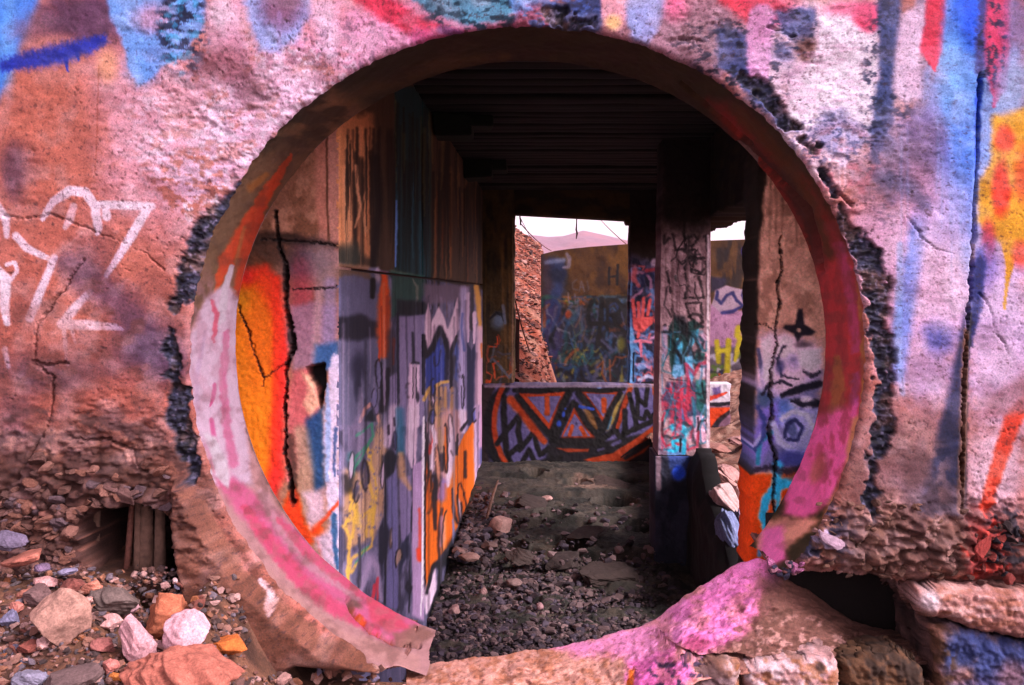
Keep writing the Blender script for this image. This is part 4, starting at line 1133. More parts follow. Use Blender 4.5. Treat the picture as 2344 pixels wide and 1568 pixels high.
# --- long left side wall, formed in tall panels above and below a day joint
XL = -.67
def ycol(px): return XL * FPX / (px - VX)
ZJ = E + .078
TL1, TL2 = (773.4, 580.0, .24668), (741.2, 934.5, .32883)
def paint_side(p):
    p.wk, p.sk = 1.22, .28
    B, L, G, S = p.blob, p.line, p.poly, p.stain
    S(940, 900, 300, 700, (50, 46, 64), .6, 18, 50, .05, .25)
    S(940, 900, 300, 700, (170, 150, 186), .45, 14, 44, .12, .22, seed=1)
    # upper lifts: soot, rust and tan drips
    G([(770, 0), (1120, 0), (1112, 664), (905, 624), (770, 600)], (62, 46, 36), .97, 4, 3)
    G([(770, 260), (850, 260), (852, 590), (770, 560)], (150, 104, 80), .95, 12, 8)
    p.streaks(790, 290, 860, 590, (206, 150, 122), .8, 14, 7, 1)
    p.streaks(790, 290, 905, 590, (40, 28, 24), .9, 16, 9, 2)
    L([(815, 380), (818, 440), (840, 530)], [6, 6, 5], (200, 150, 126), .7, .5)
    L([(838, 440), (826, 470), (812, 520)], [5, 5, 4], (200, 150, 126), .6, .5)
    B(800, 590, 26, 34, (44, 48, 46), .8, .6)
    L([(862, 360), (866, 480), (856, 600), (852, 676)], [12, 14, 12, 8], (22, 16, 16), .95, .4)
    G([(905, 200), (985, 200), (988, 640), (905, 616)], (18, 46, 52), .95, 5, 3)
    p.streaks(905, 380, 985, 616, (48, 84, 104), .6, 22, 4, 3, .1)
    p.streaks(905, 230, 985, 616, (10, 18, 18), .8, 24, 6, 4, .2)
    L([(907, 460), (908, 520), (906, 610)], [4, 6, 3], (96, 116, 170), .8, .5)
    p.streaks(990, 380, 1106, 660, (118, 80, 54), .6, 30, 4, 7, .1)
    p.streaks(990, 420, 1106, 660, (120, 64, 36), .6, 16, 4, 8, .1)
    p.streaks(990, 300, 1106, 660, (24, 18, 14), .8, 40, 5, 18, .2)
    p.streaks(785, 290, 905, 600, (30, 22, 18), .7, 30, 5, 19, .1)
    p.streaks(905, 220, 1090, 500, (104, 84, 56), .5, 16, 5, 9)
    # lower lifts, seen in the two enlargements
    p.T = TL1
    G([(0, 120), (380, 130), (560, 1000), (560, 1600), (0, 1600)], (106, 100, 126), .9, 20, 10)
    G([(0, 90), (300, 110), (320, 240), (140, 200), (60, 200), (0, 240)], (112, 84, 66), .8, 20, 16)
    G([(0, 610), (220, 560), (370, 640), (370, 780), (200, 800), (0, 800)], (38, 36, 50), .93, 30, 16)
    B(190, 1050, 70, 130, (46, 44, 66), .85, .6); B(180, 1240, 30, 110, (40, 40, 60), .8, .6)
    L([(330, 250), (324, 400)], [40, 36], (20, 18, 20), .95, .3)
    B(376, 210, 26, 60, (190, 160, 176), .7, .6)
    L([(436, 200), (430, 420), (430, 600), (420, 700), (425, 930)], [40, 84, 90, 96, 70], (216, 88, 36), .97, .3, 2)
    L([(385, 800), (378, 1000)], [22, 14], (206, 84, 44), .95, .3)
    L([(520, 800), (516, 1030)], [30, 16], (190, 80, 60), .95, .3)
    G([(495, 160), (800, 210), (830, 330), (760, 470), (640, 560), (560, 560), (500, 600)], (58, 84, 80), .93, 20, 12)
    L([(700, 240), (740, 310), (740, 460)], [14, 18, 14], (150, 136, 130), .7, .5)
    G([(550, 430), (700, 440), (830, 450), (820, 560), (700, 590), (560, 570)], (34, 36, 46), .9, 24, 12)
    L([(500, 740), (500, 1090)], [60, 60], (52, 42, 54), .7, .6)
    L([(404, 1020), (408, 1460)], [16, 20], (26, 24, 34), .92, .4)
    L([(466, 1080), (452, 1300), (410, 1440)], [34, 40, 70], (28, 26, 36), .95, .4)
    L([(432, 1080), (428, 1400)], [20, 16], (130, 110, 140), .7, .5)
    G([(570, 590), (800, 570), (800, 1600), (480, 1600), (480, 1150), (570, 1100)], (146, 128, 164), .9, 16, 8)
    L([(560, 560), (570, 1600)], [18, 22], (34, 36, 50), .9, .4)
    L([(690, 740), (700, 1000)], [22, 26], (38, 36, 48), .85, .5)
    L([(674, 1020), (680, 1200), (680, 1600)], [16, 50, 50], (238, 190, 220), .95, .35)
    L([(712, 1040), (712, 1600)], [24, 30], (240, 196, 224), .95, .3)
    L([(746, 1040), (744, 1260), (740, 1600)], [24, 24, 26], (240, 196, 224), .95, .3)
    L([(696, 1060), (694, 1340)], [9, 10], (40, 36, 50), .9, .4); L([(730, 1060), (728, 1340)], [9, 12], (40, 36, 50), .9, .4)
    B(742, 1330, 16, 50, (40, 36, 50), .9, .5)
    L([(680, 1020), (712, 1010), (752, 1020)], [16, 20, 16], (46, 42, 56), .85, .5)
    # crown of white flames over blue
    G([(800, 280), (1250, 300), (1270, 420), (1110, 440), (830, 480), (800, 420)], (128, 108, 128), .9, 24, 12)
    G([(812, 560), (840, 460), (864, 560), (870, 640), (940, 490), (990, 600), (1020, 700), (1060, 560), (1110, 410), (1120, 700), (1020, 960), (960, 690), (830, 890), (806, 860)], (244, 196, 222), .97, 10, 5)
    G([(815, 960), (900, 840), (960, 770), (1000, 930), (1010, 1180), (900, 1240), (820, 1250)], (62, 76, 150), .95, 10, 5)
    G([(1050, 940), (1100, 820), (1130, 900), (1120, 1200), (1060, 1150)], (86, 100, 166), .93, 10, 5)
    L([(800, 820), (815, 950), (880, 880), (950, 690), (1000, 800), (1030, 960), (1100, 770)], [30, 44, 40, 40, 36, 40, 22], (26, 26, 38), .95, .35)
    L([(796, 760), (796, 1300)], [20, 22], (30, 30, 42), .9, .4)
    L([(1060, 980), (1050, 1130), (1044, 1250)], [60, 34, 16], (24, 22, 30), .93, .4)
    L([(1010, 960), (1010, 1180)], [30, 30], (34, 36, 56), .85, .5)
    L([(1170, 340), (1165, 700), (1160, 1100), (1160, 1600)], [60, 62, 64, 64], (196, 172, 216), .93, .4)
    L([(1160, 560), (1150, 700), (1180, 900)], [20, 20, 20], (110, 116, 176), .8, .5)
    L([(1210, 380), (1206, 600), (1212, 820)], [30, 36, 14], (224, 184, 214), .9, .4)
    L([(1245, 300), (1240, 700)], [28, 24], (40, 38, 46), .9, .4)
    G([(1200, 820), (1240, 900), (1280, 820), (1290, 1600), (1200, 1600)], (38, 42, 70), .93, 8, 4)
    L([(1270, 560), (1266, 830)], [34, 12], (238, 192, 220), .95, .3)
    L([(1285, 310), (1302, 420), (1310, 560), (1320, 700)], [40, 44, 30, 24], (222, 156, 90), .95, .35)
    L([(1320, 700), (1322, 900), (1310, 1200), (1310, 1600)], [50, 60, 60, 60], (226, 176, 196), .9, .4)
    L([(1332, 840), (1338, 960)], [16, 14], (220, 120, 60), .8, .5)
    L([(800, 1360), (850, 1250), (890, 1240), (960, 1200), (1020, 1190)], [22, 24, 30, 26, 22], (226, 170, 104), .95, .35)
    for kx in (860, 920, 960, 1000, 1060): L([(kx, 1250), (kx - 6, 1600)], [24, 34], (206, 150, 104), .8, .5, dry=.2)
    L([(200, 1560), (250, 1440), (300, 1400), (340, 1400), (380, 1560)], [22, 26, 30, 26, 22], (222, 156, 152), .95, .35)
    G([(230, 1560), (290, 1470), (330, 1440), (350, 1560)], (30, 36, 46), .9, 10, 6)
    p.T = TL2
    L([(10, 60), (0, 500)], [40, 60], (170, 186, 226), .6, .6)
    G([(150, 420), (300, 440), (360, 130), (390, 40), (440, 300), (420, 700), (350, 900), (160, 980), (140, 700)], (224, 168, 130), .72, 24, 16, dry=.1)
    G([(160, 150), (240, 40), (330, 110), (300, 300), (210, 420), (160, 360)], (150, 130, 160), .5, 20, 10)
    yl = (226, 172, 92)
    for pts in ([(180, 560), (190, 660), (250, 540), (330, 300)], [(150, 830), (200, 640), (250, 830)], [(160, 1200), (190, 1050), (330, 960), (340, 700)], [(200, 900), (240, 560), (300, 480), (340, 620), (290, 900)], [(160, 1140), (180, 900), (140, 820), (190, 760), (240, 830)], [(300, 260), (330, 420), (370, 560), (340, 800)], [(200, 700), (260, 760), (330, 700)], [(170, 1230), (165, 1160), (200, 1130), (230, 1080)]):
        L(pts, 18, yl, .85, .5, 2, dry=.15)
    gr = (74, 142, 116)
    L([(230, 190), (330, 110), (340, 190), (210, 430), (190, 430), (230, 330), (330, 220)], 14, gr, .85, .5, 1)
    L([(190, 330), (200, 460)], [40, 30], (50, 110, 110), .8, .6)
    L([(240, 1010), (310, 960), (220, 1080)], 11, gr, .7, .5)
    L([(150, 480), (170, 560), (190, 480)], [40, 60, 40], (36, 34, 40), .8, .6)
    L([(236, 560), (210, 620)], [22, 22], (40, 34, 34), .8, .6)
    for x, ya, yb, w in ((245, 900, 1260, 16), (430, 480, 1360, 14), (524, 280, 1400, 18), (615, 380, 860, 10), (600, 1060, 1420, 10)):
        L([(x, ya), (x + 4, (ya + yb) / 2), (x - 2, yb)], [w * .8, w, w], (32, 32, 44), .93, .4, 1)
    G([(400, 330), (470, 290), (520, 340), (500, 440), (420, 500), (390, 460)], (34, 36, 48), .93, 16, 10)
    L([(490, 10), (470, 120), (440, 250)], [60, 70, 40], (226, 190, 220), .9, .4)
    L([(448, 120), (450, 180)], [12, 12], (60, 44, 60), .9, .4); L([(490, 70), (492, 120)], [14, 14], (60, 44, 60), .9, .4)
    L([(530, 20), (540, 300)], [44, 40], (50, 110, 140), .75, .6)
    G([(440, 500), (520, 420), (524, 900), (520, 1400), (440, 1380), (450, 900)], (122, 112, 156), .85, 10, 6)
    G([(530, 480), (606, 470), (604, 860), (560, 960), (540, 900)], (140, 122, 160), .9, 8, 5)
    G([(380, 860), (420, 760), (460, 860), (440, 1000), (400, 1200), (376, 1100)], (38, 38, 56), .93, 12, 8)
    G([(530, 960), (600, 870), (606, 1020), (560, 1080), (540, 1160), (524, 1100)], (46, 48, 70), .9, 12, 6)
    G([(620, 400), (690, 360), (700, 1480), (620, 1440)], (188, 150, 190), .93, 8, 4)
    L([(540, 320), (550, 470), (600, 560)], [30, 40, 20], (216, 160, 120), .7, .5, dry=.1)
    L([(250, 1300), (320, 1060), (370, 1100), (400, 1340)], [20, 60, 40, 20], (176, 150, 184), .8, .5)
    L([(350, 1230), (340, 1320), (376, 1180), (372, 1330)], [14, 16, 14, 14], (206, 66, 84), .9, .4)
    L([(600, 1200), (580, 1250), (600, 1290), (610, 1240)], 16, (36, 34, 48), .9, .4)
    L([(606, 0), (600, 300), (612, 410)], [40, 44, 10], (238, 196, 224), .9, .35)
    L([(640, 0), (638, 390)], [26, 12], (234, 190, 216), .9, .35)
    L([(668, 700), (672, 1060)], [14, 18], (226, 84, 64), .8, .4); L([(662, 990), (666, 1050)], [26, 22], (232, 76, 44), .85, .4)
    L([(697, 60), (695, 700), (692, 1080), (680, 1440)], [9, 13, 14, 10], (250, 220, 240), .97, .25)
    G([(712, 300), (760, 520), (870, 520), (910, 330), (980, 180), (1050, 80), (1050, 560), (940, 800), (870, 960), (790, 1060), (720, 1260), (706, 1300)], (226, 112, 34), .97, 6, 4)
    G([(712, 120), (860, 0), (990, 30), (960, 200), (900, 380), (880, 540), (800, 460), (740, 420)], (206, 150, 150), .85, 20, 12)
    L([(710, 100), (704, 800), (708, 1300)], [9, 10, 9], (36, 30, 38), .93, .35)
    L([(750, 110), (766, 200), (760, 380), (742, 480)], [20, 36, 36, 14], (246, 206, 228), .97, .25)
    L([(742, 150), (750, 230), (735, 310)], [8, 12, 20], (220, 70, 60), .9, .4)
    L([(726, 170), (716, 300), (735, 480), (780, 470), (778, 620)], [14, 16, 14, 22, 30], (38, 28, 36), .93, .4)
    L([(800, 0), (820, 300)], [30, 26], (216, 168, 120), .7, .5, dry=.1)
    L([(826, 330), (822, 430)], [30, 22], (36, 30, 36), .93, .4)
    L([(880, 200), (872, 420), (864, 540)], [30, 40, 16], (238, 200, 226), .9, .4)
    L([(826, 520), (820, 620)], [50, 50], (150, 120, 176), .85, .5)
    L([(788, 500), (770, 620), (780, 840)], [22, 30, 20], (40, 32, 40), .9, .4)
    L([(824, 700), (806, 860), (800, 960), (815, 1110)], [16, 22, 18, 14], (60, 36, 34), .9, .4)
    L([(826, 760), (832, 900), (818, 960)], [22, 26, 14], (206, 140, 160), .8, .4)
    L([(895, 560), (905, 720), (930, 800), (960, 790)], [12, 22, 16, 8], (36, 28, 32), .95, .35)
    L([(920, 240), (924, 320), (935, 180)], [12, 18, 10], (40, 32, 40), .9, .4); L([(985, 300), (984, 480)], [12, 16], (50, 36, 40), .9, .4)
    L([(966, 30), (970, 160)], [44, 24], (236, 200, 230), .93, .35)
    L([(960, 150), (1000, 90)], [20, 14], (36, 30, 40), .9, .4)
    L([(1075, 0), (1070, 300), (1064, 600)], [44, 42, 20], (216, 176, 210), .95, .35)
    L([(1104, 0), (1100, 240), (1096, 480)], [20, 24, 18], (200, 150, 186), .9, .4)
    L([(1100, 290), (1096, 380)], [26, 24], (70, 76, 120), .8, .5)
    L([(770, 1130), (740, 1300), (722, 1420)], [20, 80, 20], (240, 200, 228), .97, .3)
    L([(716, 1290), (760, 1110), (790, 1080), (812, 1130), (800, 1260), (740, 1440)], [16, 26, 30, 24, 18, 24], (30, 28, 38), .95, .35)
    L([(900, 780), (912, 900), (880, 1040)], [10, 16, 24], (110, 124, 190), .9, .4)
    L([(830, 1080), (900, 960), (1000, 800), (1060, 600)], [50, 60, 60, 40], (26, 26, 34), .9, .5)
    p.T = (0, 0, 1)
    p.tall(978, 960, 1090, 1250, 11, 41, [(226, 112, 40), (226, 150, 120), (214, 170, 196), (236, 200, 220)])
    p.tall(800, 1000, 965, 1330, 7, 42, [(150, 130, 170), (214, 180, 206), (196, 150, 120), (90, 84, 120)], ry=(16, 44))
    p.tall(985, 780, 1100, 960, 7, 43, [(236, 196, 222), (70, 80, 150), (190, 170, 210)], ry=(14, 44))
    p.tall(790, 850, 965, 1000, 4, 44, [(120, 112, 150), (230, 190, 214)], ry=(14, 40))
    p.streaks(785, 640, 1100, 1400, (30, 28, 40), .4, 34, 4, 12, .1)
    p.streaks(785, 640, 1100, 1400, (214, 186, 214), .28, 26, 4, 13, .1)
side = link('side_wall', None, None)
tag(side, 'long graffiti-striped left side wall of the passage, sooty above its joint line', 'wall')
G_SIDE = np.array([.84, .67, .75])
cols_px = [780, 905, 968, 1062, 1106]
for k in range(4):
    pa, pb = cols_px[k], cols_px[k + 1]
    nu = max(12, int((pb - pa) / 1.5))
    px = np.linspace(pa, pb, nu)
    Yc = ycol(px)
    for up in (0, 1):
        za, zb = (ZJ + .006, E + 1.02) if up else (.0, ZJ - .004)
        nv = 200 if up else 420
        zz = np.linspace(za, zb, nv)
        YY, ZZ = np.meshgrid(Yc, zz, indexing='ij')
        U = np.broadcast_to(px[:, None], YY.shape); V = VY - (ZZ - E) / YY * FPX
        rel = .005 * fbm(YY * 2.5, ZZ * .8, 4, 300) + .003 * fbm(YY * 9, ZZ * 3, 3, 301) + .0018 * fbm(YY * 14, ZZ * .6, 2, 302)
        rel = rel - (.0015 if k % 2 else 0)
        # rounded edges of every panel, and the ragged lip of the joint
        ed = np.minimum.reduce([(YY - Yc[0]), (Yc[-1] - YY), (ZZ - za), (zb - ZZ)])
        rel = rel - .004 * np.exp(-ed / .005)
        P = np.stack([XL + rel, YY, ZZ], -1)
        p = Paint(U, V, (106, 98, 124), 63)
        paint_side(p)
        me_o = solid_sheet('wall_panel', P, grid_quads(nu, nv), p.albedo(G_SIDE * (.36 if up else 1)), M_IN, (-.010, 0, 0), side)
box('wall_core', -1.1, XL - .03, 3.40, 9.86, 0, E + 1.02, M_IN, side, lin(rgb((70, 58, 56))))

# --- ceiling: board-marked concrete, each board's print its own strip
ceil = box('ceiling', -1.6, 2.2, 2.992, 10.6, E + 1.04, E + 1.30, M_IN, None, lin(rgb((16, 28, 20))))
tag(ceil, kind='structure')
rs = np.random.RandomState(5)
yb = 3.0
strip_meshes = []
for k in range(46):
    w = rs.uniform(.13, .19)
    if yb + w > 10.55: break
    nx = 60
    xx = np.linspace(-.69, 1.10, nx)
    yy = np.array([yb + .001, yb + .008, yb + w * .3, yb + w * .65, yb + w - .008, yb + w - .001])
    XX, YY = np.meshgrid(xx, yy, indexing='ij')
    dz = .006 * fbm(XX * 3 + k * 7, YY * 20, 3, 330) + rs.uniform(-.012, .012)
    ed = np.minimum(YY - yb, yb + w - YY)
    ZZ = E + 1.018 + dz + .012 * np.exp(-ed / .006)
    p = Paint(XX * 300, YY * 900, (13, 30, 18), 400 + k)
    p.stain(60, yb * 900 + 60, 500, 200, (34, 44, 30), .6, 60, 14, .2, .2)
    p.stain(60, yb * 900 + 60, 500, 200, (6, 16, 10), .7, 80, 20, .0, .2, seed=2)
    P = np.stack([XX, YY, ZZ], -1)
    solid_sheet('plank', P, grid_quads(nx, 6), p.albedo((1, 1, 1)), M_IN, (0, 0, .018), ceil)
    yb += w
# stepped haunches where cross beams meet the left wall
for (pxa, Yh, w, dz) in ((0, 5.6, .24, .12), (0, 7.6, .24, .12)):
    box('haunch', XL + .01, XL + .22, Yh, Yh + w, E + 1.0 - dz, E + 1.016, M_IN, ceil, lin(rgb((16, 28, 20))), .012, .012, int(Yh * 10))
    box('haunch', XL + .01, XL + .34, Yh + .02, Yh + w - .02, E + 1.0 - dz * .5, E + 1.017, M_IN, ceil, lin(rgb((16, 28, 20))), .012, .012, int(Yh * 11))

# --- beam over the openings on the right, and the low broken wall under them
U, Zb = np.meshgrid(np.linspace(3.40, 10.1, 260), np.linspace(E + .505, E + 1.03, 40), indexing='ij')
rb = .012 * fbm(U * 3, Zb * 6, 4, 340)
low = sstep(E + .56, E + .505, Zb)
Zj = Zb + low * .03 * fbm(U * 7, U * 0, 3, 342)
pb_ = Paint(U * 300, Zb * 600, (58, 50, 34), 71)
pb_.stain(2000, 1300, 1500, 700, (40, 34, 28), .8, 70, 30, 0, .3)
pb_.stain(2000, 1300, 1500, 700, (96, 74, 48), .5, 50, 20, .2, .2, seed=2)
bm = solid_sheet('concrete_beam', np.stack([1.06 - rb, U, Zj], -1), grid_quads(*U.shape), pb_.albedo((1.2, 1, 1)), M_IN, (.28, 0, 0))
tag(bm, 'dark concrete beam spanning above the opening on the right of the passage', 'beam')

yy_ = np.linspace(3.42, 6.56, 200)
topz = np.interp(yy_, [3.4, 4.6, 5.0, 5.23, 5.4, 5.7, 6.03, 6.31, 6.6], [E - 1.62, E - 1.56, E - 1.47, E - 1.42, E - 1.375, E - 1.325, E - 1.22, E - 1.06, E - 1.02]) + .03 * fbm(yy_ * 6, yy_ * 0, 3, 350)
T_ = np.linspace(0, 1, 40)
YY = np.broadcast_to(yy_[:, None], (200, 40)); ZZ = topz[:, None] * T_[None] + 0 * (1 - T_)[None]
rl_ = .02 * fbm(YY * 5, ZZ * 5, 4, 351) - .05 * sstep(.85, 1, T_)[None]
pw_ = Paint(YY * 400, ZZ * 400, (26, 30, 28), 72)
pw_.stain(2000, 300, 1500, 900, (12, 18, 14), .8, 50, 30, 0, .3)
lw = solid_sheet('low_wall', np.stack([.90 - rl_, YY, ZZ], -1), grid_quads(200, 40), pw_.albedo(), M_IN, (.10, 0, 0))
tag(lw, 'dark broken low wall stepping down beside the rubble right of the passage', 'wall')
# ------------------------------------------------------------------ far end of the passage
G_FAR = np.array([.44, .34, .37])
YR = 9.9
TP = (1095.7, 863.6, .1925)
TR = (1450.1, 483.4, .26712)
TQ = (1450.1, 870.1, .28772)
TB = (1031.2, 451.2, .33708)

rear = link('rear_wall', None, None)
tag(rear, 'dark rear wall of the passage around a bright doorway-like opening to the hills', 'wall')
def paint_rear_left(p):
    p.stain(1140, 660, 60, 240, (40, 34, 28), .8, 16, 40, 0, .3)
    p.streaks(1108, 520, 1176, 800, (110, 80, 52), .5, 10, 6, 3)
    p.blob(1141, 735, 15, 18, (96, 104, 124), .85, .6)
    p.line([(1122, 730), (1136, 716), (1150, 720), (1156, 740)], [4, 8, 8, 4], (34, 34, 40), .8, .4)
    p.line([(1152, 700), (1156, 740)], [8, 5], (110, 112, 130), .7, .5)
    p.scrawl(1114, 760, 1170, 880, [(170, 70, 40), (60, 60, 76), (130, 70, 50), (80, 84, 100)], 16, 4, 9, .7, 22)
    p.line([(1174, 500), (1174, 880)], 4, (150, 120, 110), .5, .5)
relief_quad('wall_panel', ((1095, 400), (1177, 400), (1177, 884), (1095, 884)), YR, 60, 320, paint_rear_left, (70, 54, 36), 81, G_FAR, M_IN, .3, .01, parent=rear, rag=3, ragsides='r')
def paint_lintel(p):
    p.stain(1350, 450, 300, 60, (38, 30, 24), .8, 40, 14, 0, .3)
relief_quad('lintel', ((1177.5, 400), (1441.5, 400), (1441.5, 503), (1177.5, 489)), YR, 170, 40, paint_lintel, (60, 44, 26), 82, G_FAR, M_IN, .3, .01, parent=rear,
            extra=None)
def paint_rear_right(p):
    p.wk, p.sk = 1.1, .3
    p.stain(1475, 700, 60, 260, (34, 34, 52), .85, 14, 20, -.05, .25)
    p.poly([(1430, 380), (1530, 380), (1530, 600), (1430, 580)], (60, 42, 34), .95, 14, 8)  # shade under the lintel, painted dark across the top
    p.scrawl(1444, 610, 1508, 880, [(226, 110, 112), (40, 44, 80), (110, 140, 190), (214, 150, 180), (30, 30, 44), (90, 130, 180)], 60, 5, 4, .85, 24)
    p.T = TB
    p.blob(1385, 445, 22, 26, (230, 190, 220), .95, .5)
    p.line([(1330, 500), (1400, 490)], [24, 20], (190, 60, 70), .7, .6)
    p.line([(1250, 480), (1240, 560)], [40, 30], (206, 110, 120), .7, .6)
    rd = (226, 100, 100)
    for pts in ([(1240, 700), (1250, 820)], [(1275, 720), (1280, 830)], [(1310, 690), (1305, 820)], [(1355, 700), (1340, 800)]): p.line(pts, 22, rd, .95, .4)
    p.poly([(1235, 820), (1380, 810), (1370, 860), (1300, 920), (1240, 900)], rd, .95, 8, 8)
    p.line([(1280, 900), (1275, 950)], 18, rd, .9, .4)
    p.line([(1215, 985), (1290, 975), (1360, 985)], 18, (230, 130, 150), .95, .4)
    p.line([(1290, 980), (1296, 1080)], [20, 14], (226, 120, 140), .9, .4)
    p.line([(1225, 900), (1235, 1100), (1225, 1270)], [34, 40, 40], (110, 160, 210), .8, .5)
    p.blob(1345, 1070, 26, 26, (100, 140, 200), .85, .5); p.blob(1300, 1150, 30, 20, (150, 170, 220), .8, .5)
    p.line([(1245, 1060), (1240, 1250)], 10, (26, 26, 36), .9, .4)
    p.line([(1280, 1240), (1340, 1215), (1390, 1230)], [20, 24, 16], (200, 190, 220), .85, .4)
    p.line([(1300, 1262), (1390, 1262)], [14, 18], (24, 26, 34), .9, .4)
relief_quad('wall_panel', ((1442, 400), (1530, 400), (1530, 884), (1442, 884)), YR, 70, 380, paint_rear_right, (96, 84, 110), 83, np.array([1.2, .97, 1.05]), M_IN, .3, .01, parent=rear, rag=3, ragsides='l')
# broken nib of concrete at the top right corner of the opening
nib = lump('broken_nib', 1440, 506, YR + .08, 22, 26, .22, (96, 74, 62), 5, rear, sub=3)

def paint_parapet(p):
    p.stain(1380, 1000, 320, 120, (60, 54, 74), .5, 20, 14, .05, .25)
    p.T = TP
    p.wk, p.sk = 1.4, .2
    L, G, B = p.line, p.poly, p.blob
    lil, og, bk, bl = (132, 118, 164), (214, 88, 28), (22, 20, 24), (72, 100, 200)
    G([(0, 90), (200, 90), (120, 300), (80, 700), (140, 1000), (0, 1100)], (70, 54, 50), .9, 20, 14)
    G([(210, 110), (2100, 100), (2100, 900), (1500, 1060), (500, 1090), (260, 900), (190, 600)], lil, .95, 14, 6)
    G([(820, 800), (1500, 760), (2100, 640), (2100, 1100), (420, 1090), (800, 960)], (40, 34, 40), .95, 24, 14)
    G([(1250, 980), (1600, 900), (1850, 740), (2100, 560), (2100, 720), (1850, 860), (1700, 960), (1750, 990), (2030, 810), (1960, 900), (1700, 1030), (1400, 1030)], og, .95, 16, 8)
    L([(1690, 950), (1850, 850), (2100, 730)], [10, 26, 50], bk, .95, .4)
    G([(930, 840), (1320, 850), (1300, 890), (1050, 890)], og, .8, 14, 10)
    # outline of the head on the left
    L([(330, 110), (190, 260), (110, 520), (120, 780), (200, 960), (330, 1080), (520, 1110)], [70, 80, 80, 80, 80, 70, 40], bk, .97, .35)
    L([(290, 110), (230, 250), (190, 420), (180, 600), (210, 780), (270, 930), (330, 1030), (440, 1070)], [40, 44, 44, 46, 44, 44, 60, 50], og, .95, .35)
    L([(300, 240), (296, 420), (310, 640), (330, 880)], [48, 52, 52, 50], bk, .95, .35)
    # zig-zag teeth on the left
    L([(220, 790), (330, 640), (490, 440), (470, 640), (500, 800), (350, 930)], 44, bk, .95, .35)
    L([(490, 860), (660, 650), (690, 800), (730, 920), (830, 850)], 42, bk, .95, .35)
    L([(500, 1040), (600, 860), (660, 1000)], 40, bk, .9, .4)
    L([(350, 930), (400, 1060)], 40, bk, .9, .4); L([(860, 930), (900, 1020), (980, 940)], 30, bk, .85, .5)
    # brow bars
    L([(380, 270), (520, 400), (640, 590), (780, 760)], [70, 84, 70, 50], og, .95, .35)
    L([(470, 230), (600, 380), (760, 560), (850, 680)], [60, 80, 90, 80], bk, .97, .35)
    # eye triangles
    for tri in ([(490, 190), (1050, 180), (850, 620)], [(1200, 150), (1690, 170), (1490, 540)]):
        G(tri, og, .98, 6, 2)
        cx = sum(q[0] for q in tri) / 3; cy = sum(q[1] for q in tri) / 3
        G([(cx + (q[0] - cx) * .72, cy + (q[1] - cy) * .74 + 4) for q in tri], lil, .98, 6, 2)
        L(tri + tri[:1], [18] * 4, og, .8, .5)
    L([(812, 250), (815, 430)], [40, 40], og, .95, .35); L([(1490, 270), (1490, 400)], [40, 40], og, .95, .35)
    L([(430, 150), (700, 165), (1060, 130), (1200, 130), (1450, 165), (1720, 130)], [44, 50, 50, 50, 44, 44], bk, .97, .35)
    L([(1090, 150), (1000, 330), (880, 650)], [60, 70, 60], bk, .96, .35)
    L([(1190, 190), (1330, 370), (1450, 590)], [60, 70, 60], bk, .96, .35)
    # nose triangle
    G([(1140, 340), (970, 740), (1400, 730)], og, .97, 6, 3)
    G([(1140, 430), (1000, 705), (1330, 700)], lil, .98, 6, 2)
    L([(1115, 580), (1080, 700)], 30, og, .95, .35); L([(1215, 600), (1265, 690)], 34, og, .95, .35)
    L([(1120, 300), (930, 700), (880, 760), (1450, 770)], [50, 60, 70, 70], bk, .95, .4)
    L([(1160, 330), (1300, 560), (1450, 720)], [50, 70, 60], bk, .95, .4)
    L([(1250, 340), (1330, 480), (1400, 600)], [30, 60, 30], (170, 120, 70), .8, .5)
    B(1010, 440, 22, 40, bl, .95, .5); B(955, 550, 30, 40, bl, .95, .5); B(1030, 375, 16, 14, bl, .9, .5)
    L([(1200, 345), (1360, 380)], 26, bl, .9, .4); B(1430, 122, 24, 14, (110, 150, 210), .9, .5)
    # right cheek: bar, teeth
    L([(1690, 230), (1640, 400), (1530, 620)], [60, 64, 40], (170, 150, 130), .95, .4)
    L([(1660, 300), (1590, 540)], [40, 30], (200, 160, 90), .8, .5); L([(1570, 480), (1530, 610)], [24, 20], (90, 150, 190), .8, .5)
    L([(1680, 190), (1560, 400), (1470, 640)], [44, 50, 60], bk, .95, .35)
    L([(1770, 220), (1680, 440), (1600, 640), (1480, 730)], [50, 56, 50, 50], bk, .95, .35)
    L([(1810, 110), (1740, 300), (1650, 600)], [40, 44, 30], og, .9, .4)
    L([(1790, 200), (1840, 400), (1880, 590), (1860, 620)], 40, bk, .95, .35)
    L([(1870, 120), (1900, 260), (1980, 330), (2010, 110)], 38, bk, .95, .35)
    L([(1890, 250), (1890, 480), (1970, 500), (2000, 400), (2040, 480), (2090, 440)], 34, bk, .93, .35)
    L([(1740, 400), (1740, 640), (1690, 740), (1640, 640)], 44, bk, .95, .35)
    L([(1740, 680), (1880, 600), (2100, 510)], [40, 44, 40], bk, .95, .4)
    L([(1600, 800), (1680, 760)], 30, lil, .8, .5); L([(1420, 870), (1480, 850)], 24, lil, .6, .5)
    L([(2080, 110), (2090, 200)], 30, og, .9, .4)
    L([(300, 1110), (900, 1150), (2100, 1080)], [60, 80, 80], (34, 30, 32), .8, .6)
    p.T = (0, 0, 1)
    p.line([(1112, 884), (1504, 884)], 5, (200, 170, 190), .8, .6)  # sunlit top edge, painted as a pale line
o = relief_quad('parapet_wall', ((1096, 881), (1512, 881), (1512, 1096), (1096, 1096)), YR - .16, 340, 190, paint_parapet, (112, 100, 140), 84, np.array([2.0, 1.6, 1.7]), M_IN, .30, .008,
                label='low wall across the far end with an orange and black grinning face', cat='parapet', rag=1.5, ragsides='t')
